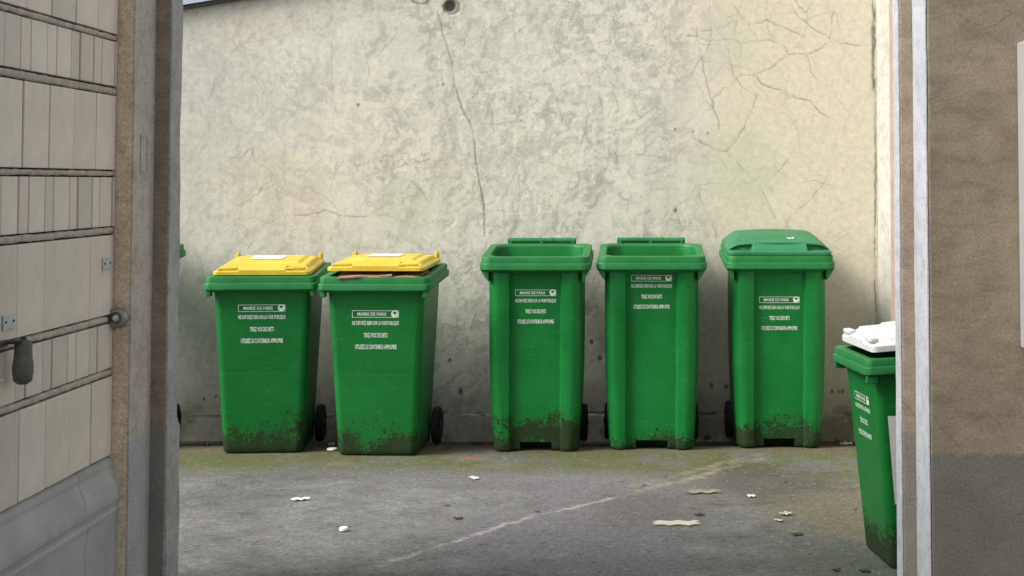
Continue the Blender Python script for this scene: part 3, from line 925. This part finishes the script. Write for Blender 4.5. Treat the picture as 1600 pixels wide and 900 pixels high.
# ---- letterboxes at the right edge
mb = empty('letterbox_bank', (1.232, YT - 0.014, 0.86))
tag(mb, 'light grey metal letterbox bank on the brown wall at the right edge', 'letterbox')
box('housing', (0, -0.11, 0), (0.86, 0, 0.965), 'mailbox', mb, 0.006)
for cx_ in range(2):
    for rz_ in range(3):
        x0 = 0.022 + 0.41 * cx_
        z0 = 0.022 + 0.305 * rz_
        dr = box('door', (x0, -0.118, z0), (x0 + 0.40, -0.108, z0 + 0.295), 'mailbox', mb, 0.003)
        box('slot', (x0 + 0.02, -0.1195, z0 + 0.235), (x0 + 0.36, -0.116, z0 + 0.262), 'dark', dr)
        box('flap', (x0 + 0.015, -0.124, z0 + 0.260), (x0 + 0.365, -0.117, z0 + 0.268), 'mailbox', dr, 0.001)
        lathe('lock', [(0.011, -0.124), (0.011, -0.116)], 'Y', 'dark_steel', dr, 14, (x0 + 0.03, 0, z0 + 0.17))
        box('name_card', (x0 + 0.12, -0.1195, z0 + 0.08), (x0 + 0.26, -0.117, z0 + 0.12), 'paper', dr)

# ================================================================== WHEELED BINS
NF, NC, NS = 96, 6, 8       # points on front, corner, other sides
def ring(w, y0, y1, r, z, slope=0.0, fdisp=None, yref=0.0):
    """rounded rectangle loop, front edge at y0 (towards -y); fdisp(x) pushes the front edge inwards"""
    h = w / 2
    pts = []
    for i in range(NF + 1):
        x = -(h - r) + 2 * (h - r) * i / NF
        pts.append((x, y0))
    def corner(cx, cy, a0):
        for i in range(1, NC):
            a = a0 + math.pi / 2 * i / NC
            pts.append((cx + r * math.cos(a), cy + r * math.sin(a)))
    corner(h - r, y0 + r, -math.pi / 2)
    for i in range(NS + 1):
        pts.append((h, y0 + r + (y1 - y0 - 2 * r) * i / NS))
    corner(h - r, y1 - r, 0)
    for i in range(NS + 1):
        pts.append((h - r - 2 * (h - r) * i / NS, y1))
    corner(-h + r, y1 - r, math.pi / 2)
    for i in range(NS + 1):
        pts.append((-h, y1 - r - (y1 - y0 - 2 * r) * i / NS))
    corner(-h + r, y0 + r, math.pi)
    out = []
    for x, y in pts:
        yy = y
        if fdisp is not None:
            k = max(0.0, 1 - (y - y0) / max(r, 0.02))
            yy = y + fdisp(x) * k
        out.append((x, yy, z + slope * (y - yref)))
    return out
def loft(name, rings, mat, parent, cap0=True, cap1=True, ang=40):
    v, f = [], []
    n = len(rings[0])
    for rr in rings:
        v += rr
    for j in range(len(rings) - 1):
        for i in range(n):
            f.append((j * n + i, j * n + (i + 1) % n, (j + 1) * n + (i + 1) % n, (j + 1) * n + i))
    if cap0:
        f.append(tuple(range(n)))
    if cap1:
        f.append(tuple((len(rings) - 1) * n + i for i in range(n)))
    return autosmooth(pyd(name, v, f, mat, parent), ang)

A = dict(rimw=0.567, rf=-0.130, rb=0.545, top=0.905, slope=0.055, wt=0.488, wb=0.402, ft=-0.078, bt=0.470, bb=0.440, r=0.035, rr=0.030)
B = dict(rimw=0.572, rf=-0.085, rb=0.515, top=0.998, slope=0.078, wt=0.488, wb=0.438, ft=-0.040, bt=0.465, bb=0.440, r=0.055, rr=0.050)
def front_a(z):
    return A['ft'] * min(1, z / 0.84)
def front_b(z):
    return B['ft'] * (z / 0.93) ** 1.25 if z > 0 else 0.0

def panel_b(z):
    top = 1.0 - max(0.0, min(1.0, (z - 0.90) / 0.03))
    def f(x):
        a = abs(x)
        d = 0.027 * top * (1 - max(0.0, min(1.0, (a - 0.126) / 0.009)) ** 1.0) if a < 0.135 else 0.0
        # the corner posts are softly rounded
        if a >= 0.135:
            d -= 0.008 * top * math.sin(min(1, (a - 0.135) / 0.05) * math.pi / 2)
        if a < 0.080 and z < 0.042:
            d += 0.10
        return d
    return f
def make_body(kind, root):
    D = A if kind == 'a' else B
    rings = []
    H = 0.84 if kind == 'a' else 0.93
    zs = [0.0, 0.006, 0.016, 0.03, 0.045, 0.053, 0.07, 0.12, 0.2, 0.3, 0.4, 0.415, 0.42, 0.425, 0.44, 0.5, 0.6, 0.7, 0.8, H]
    if kind == 'b':
        zs[-1:] = [0.86, 0.895, 0.915, 0.93]
    for z in zs:
        t = min(1.0, z / H)
        w = D['wb'] + (D['wt'] - D['wb']) * t
        if kind == 'b':
            w += 0.020 * math.sin(math.pi * min(1, t * 1.05)) * (1 - 0.3 * t)
        y0 = front_a(z) if kind == 'a' else front_b(z)
        y1 = D['bb'] + (D['bt'] - D['bb']) * t
        inset = 0.012 if z == 0 else (0.004 if z < 0.01 else 0.0)
        if kind == 'a' and z == 0.42:
            inset = 0.0006
        r = D['r'] * (1.0 if kind == 'a' else 1.0)
        sl = D['slope'] * max(0, (t - 0.75) / 0.25)
        rings.append(ring(w - 2 * inset, y0 + inset, y1 - inset, r, z, sl, panel_b(z) if kind == 'b' else None, D['rf']))
    # inside
    w_in = D['wt'] - 0.012
    rings_in = []
    oi = 0.050
    rings_in.append(ring(D['rimw'] - 2 * oi, D['rf'] + oi, D['rb'] - oi, 0.085 if kind == 'b' else 0.05, D['top'] - 0.012, D['slope'], None, D['rf']))
    for z in (H - 0.02, H - 0.08, 0.5, 0.12):
        t = z / H
        w = D['wb'] + (w_in - D['wb']) * t - 0.012
        y0 = (front_a(z) if kind == 'a' else front_b(z)) + (0.040 if kind == 'b' else 0.012)
        y1 = D['bb'] + (D['bt'] - D['bb']) * t - 0.010
        sl = D['slope'] * max(0, (t - 0.75) / 0.25)
        rings_in.append(ring(w, y0, y1, D['r'] + 0.02, z, sl, None, D['rf']))
    return loft('body', rings + rings_in, 'bin_' + kind, root, True, True, 28)

def make_rim(kind, root):
    D = A if kind == 'a' else B
    w, f0, b0, r, T, s = D['rimw'], D['rf'], D['rb'], D['rr'], D['top'], D['slope']
    bodyw = D['wt'] - 0.004
    fy = (A['ft'] if kind == 'a' else B['ft'])
    L = []
    def rg(dx, z, rad=None, wi=None, y0=None, y1=None):
        L.append(ring((wi if wi else w) - 2 * dx, (f0 if y0 is None else y0) + dx, (b0 if y1 is None else y1) - dx, rad or r, z, s, None, f0))
    rg(0, T - 0.088, D['r'], bodyw, fy + 0.004, D['bt'] - 0.004)
    rg(0.004, T - 0.068)
    rg(0.0, T - 0.064)
    rg(0.0, T - 0.038)
    rg(0.002, T - 0.034)
    rg(0.008, T - 0.032)
    rg(0.008, T - 0.006)
    rg(0.010, T - 0.001)
    rg(0.014, T)
    oi = 0.045
    ri = 0.085 if kind == 'b' else 0.05
    rg(oi, T - 0.001, ri)
    rg(oi + 0.004, T - 0.006, ri)
    rg(oi + 0.006, T - 0.014, ri)
    o = loft('rim', L, 'rim', root, False, False, 30)
    return o

def make_wheel(root, s, z=0.078, r=0.100):
    yw = 0.455
    x0 = 0.212
    w = lathe('wheel', [(0.050, 0.0), (r - 0.008, 0.002), (r, 0.010), (r, 0.034), (r - 0.006, 0.040), (r - 0.020, 0.043), (0.055, 0.043), (0.05, 0.036)], 'X', 'rubber', root, 36)
    w.scale = (s, 1, 1)
    w.location = (s * x0, yw, z)
    h = lathe('hub', [(0.050, 0.030), (0.048, 0.037), (0.020, 0.040), (0.018, 0.048), (0.006, 0.049)], 'X', 'hub', w, 20)
    return w

def text_mesh(body, width, height):
    cu = bpy.data.curves.new('t', 'FONT')
    cu.body = body
    cu.align_x = 'CENTER'
    cu.resolution_u = 2
    cu.offset = 0.018
    ob = bpy.data.objects.new('t', cu)
    COL.objects.link(ob)
    bpy.context.view_layer.update()
    me = bpy.data.meshes.new_from_object(ob.evaluated_get(bpy.context.evaluated_depsgraph_get()))
    bpy.data.objects.remove(ob)
    co_ = np.array([v.co for v in me.vertices])
    lo, hi = co_.min(0), co_.max(0)
    s = [width / (hi[0] - lo[0]), height / (hi[1] - lo[1])]
    v = [((p[0] - (lo[0] + hi[0]) / 2) * s[0], (p[1] - (lo[1] + hi[1]) / 2) * s[1]) for p in co_]
    f = [tuple(p.vertices) for p in me.polygons]
    return v, f
TXT = [('MAIRIE DE PARIS', 0.146, 0.0165, -0.018, 0.0), ('NE DEPOSEZ RIEN SUR LA VOIE PUBLIQUE', 0.236, 0.0235, 0.0, -0.047), ('TRIEZ VOS DECHETS', 0.120, 0.0235, 0.0, -0.107), ('UTILISEZ LE CONTENEUR APPROPRIE', 0.210, 0.0235, 0.0, -0.166)]
LETTERS = []                # (part name, 2-D verts, faces)
for body, w, h, ox, oz in TXT:
    v, f = text_mesh(body, w, h)
    LETTERS.append(('lettering', [(x + ox, z + oz) for x, z in v], f))
hw, hh, tk = 0.118, 0.0180, 0.0024
LETTERS.append(('lettering_frame', [(-hw, -hh), (hw, -hh), (hw, hh), (-hw, hh), (-hw + tk, -hh + tk), (hw - tk, -hh + tk), (hw - tk, hh - tk), (-hw + tk, hh - tk)],
                [(0, 1, 5, 4), (1, 2, 6, 5), (2, 3, 7, 6), (3, 0, 4, 7)]))
# emblem: a pale roundel with a ship's sweep left open in it
def emblem():
    cx_, cz_, r_, n = 0.098, 0.001, 0.0185, 28
    ev, ef = [], []
    for i in range(n):
        a = 2 * math.pi * i / n
        q = 0.66 if 0.2 * math.pi < a < 0.85 * math.pi else (0.12 if a > math.pi else 0.34)
        ev += [(cx_ + q * r_ * math.cos(a), cz_ + q * r_ * math.sin(a)), (cx_ + r_ * math.cos(a), cz_ + r_ * math.sin(a))]
        j = (i + 1) % n
        ef.append((2 * i, 2 * i + 1, 2 * j + 1, 2 * j))
    return ev, ef
LETTERS.append(('emblem',) + emblem())
def lettering(root, kind, zc, k=1.0, xoff=0.0):
    fr = front_a if kind == 'a' else front_b
    rec = 0.0 if kind == 'a' else 0.027
    for q, (nm, tv, tf) in enumerate(LETTERS):
        v = []
        for x, z in tv:
            zz = zc + z * k
            v.append((x * k + xoff, fr(zz) + rec - 0.0016 - (0.0006 if nm == 'emblem' else 0), zz))
        me = bpy.data.meshes.new(nm)
        me.from_pydata(v, [], tf)
        link(nm, me, 'print', root)

def hfield(name, x0, x1, y0, y1, nx, ny, fn, mat, parent, rc=0.03, slope=0.0, ang=30):
    """moulded lid: closed slab whose top follows fn(x, y), plan with rounded corners"""
    v, f = [], []
    def warp(x, y):
        cx_, cy_ = (x0 + x1) / 2, (y0 + y1) / 2
        hx, hy = (x1 - x0) / 2, (y1 - y0) / 2
        ux, uy = (x - cx_), (y - cy_)
        ex, ey = abs(ux) - (hx - rc), abs(uy) - (hy - rc)
        if ex > 0 and ey > 0:
            m = max(ex, ey)
            L = math.hypot(ex, ey)
            ex, ey = ex / L * m, ey / L * m
            return cx_ + math.copysign(hx - rc + ex, ux), cy_ + math.copysign(hy - rc + ey, uy)
        return x, y
    for j in range(ny + 1):
        for i in range(nx + 1):
            x = x0 + (x1 - x0) * i / nx
            y = y0 + (y1 - y0) * j / ny
            a, b = warp(x, y)
            v.append((a, b, fn(x, y) + slope * (y - y0)))
    n = (nx + 1) * (ny + 1)
    for j in range(ny):
        for i in range(nx):
            q = j * (nx + 1) + i
            f.append((q, q + 1, q + nx + 2, q + nx + 1))
    per = [i for i in range(nx + 1)] + [j * (nx + 1) + nx for j in range(1, ny + 1)] + [ny * (nx + 1) + i for i in range(nx - 1, -1, -1)] + [j * (nx + 1) for j in range(ny - 1, 0, -1)]
    b = len(v)
    for p in per:
        x, y, z = v[p]
        v.append((x, y, slope * (y - y0)))
    m = len(per)
    for i in range(m):
        f.append((per[i], b + i, b + (i + 1) % m, per[(i + 1) % m]))
    f.append(tuple(range(b, b + m)))
    return autosmooth(pyd(name, v, f, mat, parent), ang)
def ss(a, b, x):
    t = max(0.0, min(1.0, (x - a) / (b - a)))
    return t * t * (3 - 2 * t)

LIDW, LID0, LID1 = 0.245, 0.0, 0.575
def lid_a_fn(x, y):
    ax = abs(x)
    e = min(0.245 - ax, y, 0.575 - y)
    h = 0.015 + 0.006 * ss(0, 0.008, e)
    up = ss(0.010, 0.040, 0.245 - ax) * ss(0.012, 0.055, y) * ss(0.575, 0.50, y)
    h += 0.022 * up * (0.85 + 0.15 * ss(0.1, 0.35, y))
    c = ss(0.125, 0.110, ax)                               # middle tongue slopes down to the front lip
    h = h * (1 - c * (1 - ss(0.0, 0.10, y))) + c * (1 - ss(0.0, 0.10, y)) * (0.024 + 0.2 * y)
    pk = ss(0.118, 0.128, ax) * ss(0.222, 0.212, ax) * ss(0.010, 0.014, y) * ss(0.075, 0.062, y)
    h = h * (1 - pk) + 0.009 * pk
    h += 0.009 * ss(0.15, 0.17, y) * ss(0.50, 0.47, y) * ss(0.175, 0.155, ax)
    return h
def make_lid_a(root, mat, lift=0.0, tilt=0.0, label_x=None):
    y0 = A['rf'] + 0.040
    lid = hfield('lid', -LIDW, LIDW, LID0, LID1, 84, 72, lid_a_fn, mat, root, 0.025)
    lid.location = (0, y0, A['top'] + 0.004 + A['slope'] * 0.040 + lift)
    lid.rotation_euler = (math.atan(A['slope']) + tilt, 0, 0)
    for s_ in (-1, 1):
        bm = bmesh.new()
        bbox(bm, (s_ * 0.170 - 0.046, 0.004, 0.025), (s_ * 0.170 + 0.046, 0.040, 0.037), 0.005, 2)
        g_ = autosmooth(from_bm('grip', bm, mat, lid), 40)
        bm = bmesh.new()
        bbox(bm, (s_ * 0.222 - 0.010, LID1 - 0.035, 0.010), (s_ * 0.222 + 0.010, LID1 + 0.025, 0.052), 0.006, 2)
        bbox(bm, (s_ * 0.222 - 0.006, LID1 - 0.005, 0.03), (s_ * 0.222 + 0.006, LID1 + 0.016, 0.060), 0.005, 2)
        autosmooth(from_bm('hinge_lug', bm, mat, lid), 40)
    if label_x is not None:
        box('sticker', (label_x - 0.085, 0.26, 0.0535), (label_x + 0.085, 0.42, 0.0550), 'paper', lid)
    return lid
def lid_b_fn(x, y):
    ax = abs(x)
    e = min(0.270 - ax, y, 0.585 - y)
    h = 0.014 + 0.006 * ss(0, 0.006, e)
    brow = 0.062 + 0.030 * (ax / 0.27) ** 2                 # brow line bows forward in the middle
    side = ss(0.006, 0.060, 0.270 - ax)
    dome = ss(brow - 0.004, brow + 0.004, y) * ss(0.585, 0.51, y) * ss(0.0, 0.018, 0.270 - ax)
    top = 0.048 + 0.016 * side - 0.018 * (ax / 0.27) ** 2 + 0.018 * ss(0.09, 0.22, y) * ss(0.262, 0.185, ax)
    h = max(h, h * (1 - dome) + top * dome)
    c = ss(0.150, 0.138, ax) * ss(0.008, 0.014, y) * (1 - ss(brow - 0.004, brow + 0.004, y))
    h = h * (1 - c) + (0.020 + 0.7 * y) * c
    return h
def make_lid_b(root, mat):
    T = B['top'] + 0.003
    y0 = B['rf'] + 0.014
    lid = hfield('lid', -0.270, 0.270, 0.0, 0.585, 96, 84, lid_b_fn, mat, root, 0.035, ang=38)
    lid.location = (0, y0, T + B['slope'] * 0.014)
    lid.rotation_euler = (math.atan(B['slope']), 0, 0)
    v, f = [], []
    nn = 40
    for i in range(nn + 1):
        x = -0.262 + 0.524 * i / nn
        br_ = 0.062 + 0.030 * (abs(x) / 0.27) ** 2
        zt = lid_b_fn(x, br_ + 0.012) + 0.0015
        for (dy, dz) in ((0.014, 0.001), (-0.012, -0.002), (-0.017, -0.006), (-0.016, -0.011), (0.006, -0.010)):
            v.append((x, br_ + dy, zt + dz))
        if i:
            b_ = 5 * (i - 1)
            for q in range(5):
                f.append((b_ + q, b_ + (q + 1) % 5, b_ + 5 + (q + 1) % 5, b_ + 5 + q))
    f += [tuple(range(5)), tuple(range(5 * nn, 5 * nn + 5))]
    autosmooth(pyd('lid_lip', v, f, mat, lid), 50)
    # white scrape left on the lid
    v, f = [], []
    pts = [(0.052, 0.165), (0.050, 0.150), (0.060, 0.143), (0.074, 0.150), (0.082, 0.146), (0.086, 0.158), (0.080, 0.172)]
    for x, y in pts:
        z = lid_b_fn(x, y) + 0.0022
        v += [(x, y - 0.006, lid_b_fn(x, y - 0.006) + 0.0022), (x, y + 0.006, lid_b_fn(x, y + 0.006) + 0.0022)]
    for i in range(len(pts) - 1):
        f.append((2 * i, 2 * i + 1, 2 * i + 3, 2 * i + 2))
    pyd('scrape_mark', v, f, 'litter', lid)
    for s_ in (-1, 1):
        bm = bmesh.new()
        bbox(bm, (s_ * 0.20 - 0.016, 0.555, 0.004), (s_ * 0.20 + 0.016, 0.605, 0.040), 0.006, 2)
        autosmooth(from_bm('hinge_lug', bm, mat, lid), 40)
    return lid
def hinge_bar(root, kind, half, zoff=0.014, r=0.016):
    D = A if kind == 'a' else B
    z = D['top'] + D['slope'] * (D['rb'] - D['rf']) + zoff
    bar = lathe('handle_bar', [(r * 0.7, -half - 0.004), (r, -half), (r, half * 0.30), (r + 0.0035, half * 0.30 + 0.001), (r + 0.0035, half * 0.30 + 0.008), (r, half * 0.30 + 0.009), (r, half), (r * 0.7, half + 0.004)], 'X', 'rim', root, 18, (0, D['rb'] + 0.012, z))
    for s_ in (-0.92, 0.0, 0.92):
        bm = bmesh.new()
        bbox(bm, (s_ * half - 0.008, D['rb'] - 0.022, z - 0.050), (s_ * half + 0.008, D['rb'] + 0.016, z - 0.004), 0.003, 1)
        from_bm('handle_bracket', bm, 'rim', root)
    return bar
def make_bin(name, kind, loc, rz, text_z, label, lid=None, lidmat=None, scale=1.0, group='wheeled bins in the yard', textk=None, **kw):
    root = empty(name, loc, rz)
    root.scale = (scale,) * 3
    tag(root, label, 'bin', group)
    D = A if kind == 'a' else B
    make_body(kind, root)
    make_rim(kind, root)
    for s_ in (-1, 1):
        make_wheel(root, s_)
        if kind == 'a':       # hanging ends of the lifting comb
            bm = bmesh.new()
            bbox(bm, (s_ * 0.2585 - 0.012, A['rf'] + 0.010, A['top'] - 0.100), (s_ * 0.2585 + 0.012, A['rf'] + 0.060, A['top'] - 0.0685), 0.003, 1)
            from_bm('comb_tab', bm, 'rim', root)
        else:                 # webs under the ends of the rim
            v = []
            for yy in (-0.052, 0.10):
                zt = B['top'] - 0.0695 + B['slope'] * (yy - B['rf'])
                v += [(s_ * 0.240, yy, zt), (s_ * 0.280, yy, zt), (s_ * 0.262, yy, zt - 0.030), (s_ * 0.240, yy, zt - 0.060)]
            pyd('rim_web', v, [(0, 1, 2, 3), (7, 6, 5, 4), (0, 4, 5, 1), (1, 5, 6, 2), (2, 6, 7, 3), (3, 7, 4, 0)], 'rim', root)
    lathe('axle', [(0.010, -0.215), (0.010, 0.215)], 'X', 'axle', root, 12, (0, 0.455, 0.078))
    lettering(root, kind, text_z / scale, textk or (1.0 if kind == 'a' else 0.89))
    if lid == 'a':
        make_lid_a(root, lidmat, **kw)
        hinge_bar(root, 'a', 0.205, 0.012, 0.014)
    elif lid == 'b':
        make_lid_b(root, lidmat)
        hinge_bar(root, 'b', 0.185)
    else:
        hinge_bar(root, 'b' if kind == 'b' else 'a', 0.185)
    return root

make_bin('wheeled_bin', 'a', (-1.878, 7.585, 0.0), R(4.5), 0.742, 'green bin with closed yellow lid nearest the left door jamb', 'a', 'lid_yellow', label_x=-0.02)
b2 = make_bin('wheeled_bin', 'a', (-1.282, 7.518, 0.0), R(-1.5), 0.718, 'green bin with yellow lid held ajar by cardboard', 'a', 'lid_yellow', lift=0.024, tilt=R(-1.6), label_x=-0.01)
make_bin('wheeled_bin', 'b', (-0.488, 7.625, 0.0), R(0), 0.812, 'open ribbed green bin without lid, beside the gap after the yellow lids')
make_bin('wheeled_bin', 'b', (0.110, 7.675, 0.0), R(-0.5), 0.884, 'open ribbed green bin without lid, beside the bin with a green lid')
make_bin('wheeled_bin', 'b', (0.778, 7.728, 0.0), R(0), 0.768, 'ribbed green bin with closed domed green lid near the wall corner', 'b', 'lid_green')
make_bin('wheeled_bin', 'b', (-2.735, 7.66, 0.0), R(0), 0.81, 'green bin almost wholly hidden behind the left door jamb')
br = make_bin('wheeled_bin', 'a', (0.910, 5.49, 0.0), R(-83), 0.585, 'small green bin with white lid, half hidden by the right jamb', 'a', 'lid_white', 0.83, lift=0.022, tilt=R(1.0), textk=1.0 / 0.83 * 0.80)
for ch in br.children:
    if ch.name.startswith('lid'):
        ch.scale = (1.04, 1.03, 1.55)
# notice stuck to the near side of the small bin
v = []
for y, z in ((0.015, 0.28), (0.21, 0.28), (0.20, 0.66), (-0.020, 0.66)):
    w = A['wb'] + (A['wt'] - A['wb']) * z / 0.84
    v.append((w / 2 + 0.0022, y, z))
nt_ = pyd('notice', v, [(0, 1, 2, 3)], 'paper', br)
v, f = [], []
for k, z in enumerate((0.63, 0.57, 0.52, 0.46, 0.41, 0.36, 0.31)):
    w = A['wb'] + (A['wt'] - A['wb']) * z / 0.84
    b = len(v)
    for y, q in ((0.022, 0), (0.07 + 0.03 * (k % 2), 0), (0.07 + 0.03 * (k % 2), 0.006), (0.022, 0.006)):
        v.append((w / 2 + 0.0038, y, z + q))
    f.append((b, b + 1, b + 2, b + 3))
pyd('ruled_lines', v, f, 'paper_ink', nt_)

# cardboard sticking out under the second yellow lid
def sheet(name, loc, rot, w, d, t, mat, label, cat, rag=0.006, warp=0.01, seed=1, group=None, n=9):
    rg_ = random.Random(seed)
    v, f = [], []
    for s_ in (0, 1):
        for j in range(n + 1):
            for i in range(n + 1):
                x = (i / n - 0.5) * w
                y = (j / n - 0.5) * d
                z = warp * math.sin(i * 0.9 + seed) * math.sin(j * 0.7 + seed * 2)
                if i in (0, n):
                    x += rag * math.sin(j * 2.1 + seed) * (1 if s_ == 0 else 1)
                if j in (0, n):
                    y += rag * math.sin(i * 1.7 + seed * 3)
                v.append((x, y, z + s_ * t))
    m = (n + 1) ** 2
    for j in range(n):
        for i in range(n):
            q = j * (n + 1) + i
            f.append((q, q + 1, q + n + 2, q + n + 1))
            f.append((m + q, m + q + n + 1, m + q + n + 2, m + q + 1))
    per = [i for i in range(n + 1)] + [j * (n + 1) + n for j in range(1, n + 1)] + [n * (n + 1) + i for i in range(n - 1, -1, -1)] + [j * (n + 1) for j in range(n - 1, 0, -1)]
    for a, b in zip(per, per[1:] + per[:1]):
        f.append((a, b, m + b, m + a))
    o = pyd(name, v, f, mat)
    o.location = loc
    o.rotation_euler = rot
    tag(o, label, cat, group)
    return o
sheet('cardboard', (-1.34, 7.545, 0.914), (R(4), R(-2.0), R(3)), 0.27, 0.30, 0.007, 'cardboard', 'brown cardboard wedged under the ajar yellow lid, left piece', 'cardboard', 0.004, 0.003, 2)
sheet('cardboard', (-1.155, 7.550, 0.912), (R(4), R(1.5), R(-6)), 0.20, 0.28, 0.006, 'cardboard', 'brown cardboard wedged under the ajar yellow lid, right piece', 'cardboard', 0.004, 0.003, 5)

# ================================================================== LITTER ON THE GROUND
def litter(px, py, w, d, mat, name, label, cat, seed, warp=0.006, t=0.002, rag=0.006, rz=0.0, group='litter on the ground'):
    x, y = on_ground(px, py)
    warp *= 0.55
    z = float(ground_z(np.array([y]))[0]) + 0.002 + warp
    return sheet(name, (x, y, z), (0, 0, rz), w, d, t, mat, label, cat, rag, warp, seed, group)
litter(470, 781, 0.068, 0.032, 'litter', 'paper_scrap', 'crumpled white paper scrap on the asphalt before the yellow lidded bins', 'litter', 3, 0.005, 0.002, 0.010, 0.3)
x, y = on_ground(537, 829)
o = lathe('bottle_cap', [(0.016, 0.0), (0.0175, 0.001), (0.0175, 0.010), (0.015, 0.013)], 'Z', 'litter', None, 20)
o.location = (x, y, 0.001)
tag(o, 'small round white cap lying alone on the grey asphalt', 'cap')
x, y = on_ground(519, 703)
o = lathe('cup_lid', [(0.026, 0.0), (0.028, 0.002), (0.027, 0.007), (0.022, 0.010), (0.012, 0.011)], 'Z', 'litter', None, 24)
o.location = (x, y, 0.001)
tag(o, 'white round plastic lid on the ground between the two yellow lidded bins', 'lid')
litter(518, 690, 0.03, 0.03, 'litter', 'paper_scrap', 'tiny white scrap beside the bin wheel, behind the white round lid', 'litter', 6, 0.008, 0.002, 0.004)
litter(740, 748, 0.025, 0.045, 'litter', 'paper_scrap', 'tiny white torn scrap in front of the first open bin', 'litter', 8, 0.006, 0.002, 0.006, 0.8)
litter(1057, 818, 0.175, 0.070, 'litter_tan', 'flattened_paper', 'flattened pale oblong paper on the asphalt in front of the open bins', 'litter', 4, 0.0004, 0.0015, 0.012, 0.02)
litter(1100, 769, 0.14, 0.06, 'rag', 'rag', 'dirty crumpled tan rag on the ground below the lidless bins', 'litter', 9, 0.002, 0.0015, 0.016, 0.1)
litter(1228, 804, 0.045, 0.03, 'litter_tan', 'paper_scrap', 'small pale scrap, larger of the pair by the sandy patch', 'litter', 12, 0.006, 0.002, 0.010, 0.4)
litter(1216, 814, 0.03, 0.02, 'litter_tan', 'paper_scrap', 'small pale scrap, smaller of the pair by the sandy patch', 'litter', 15, 0.003, 0.002, 0.006, -0.3)
litter(1174, 776, 0.03, 0.03, 'litter', 'paper_scrap', 'tiny white crumb right of the crumpled tan rag', 'litter', 21, 0.004, 0.002, 0.004, 0.2)
LEAVES = [(1246, 836, 0.040, 0.2, 'dark curled dry leaf on the grey asphalt below the sandy patch'), (1093, 805, 0.036, 0.1, 'thin dark leaf lying just above the flattened oblong paper'),
          (716, 811, 0.036, 0.0, 'thin dark leaf lying left of the pale mended joint'), (1351, 893, 0.036, -0.4, 'dark leaf by the bottom edge, in front of the small white lidded bin'),
          (1307, 892, 0.030, 0.5, 'smaller dark leaf by the bottom edge, left of the small white lidded bin'), (700, 701, 0.028, 0.2, 'dark leaf beside the wheel of the bin with the ajar lid')]
for i, (px, py, w, rz, lab) in enumerate(LEAVES):
    litter(px, py, w, w * 0.5, 'leaf', 'dry_leaf', lab, 'leaf', 30 + i, 0.004, 0.0015, 0.004, rz, 'dark leaves on the ground')
for i, (px, py, w) in enumerate(((699, 791, 0.016), (1228, 755, 0.016), (840, 801, 0.016), (1007, 759, 0.014), (1337, 798, 0.012), (1356, 800, 0.012))):
    litter(px, py, w, w * 0.6, 'leaf', 'dark_crumb', 'tiny dark speck of dirt on the yard ground', 'crumb', 70 + i, 0.003, 0.0015, 0.003, 0.3 * i, 'dark specks on the ground')
for i, (px, py) in enumerate(((1322, 678), (1112, 682), (745, 680), (322, 688))):
    litter(px, py + 6, 0.05, 0.04, 'leaf' if i != 0 else 'litter_tan', 'rubble_crumb', ['pale crumb of rubble at the wall foot right of the green lidded bin', 'dark rubble crumb at the wall foot before the green lidded bin', 'dark rubble crumb at the wall foot left of the first open bin', 'dark rubble crumb at the wall foot by the left jamb'][i], 'rubble', 50 + i, 0.010, 0.006, 0.008, 0.4)
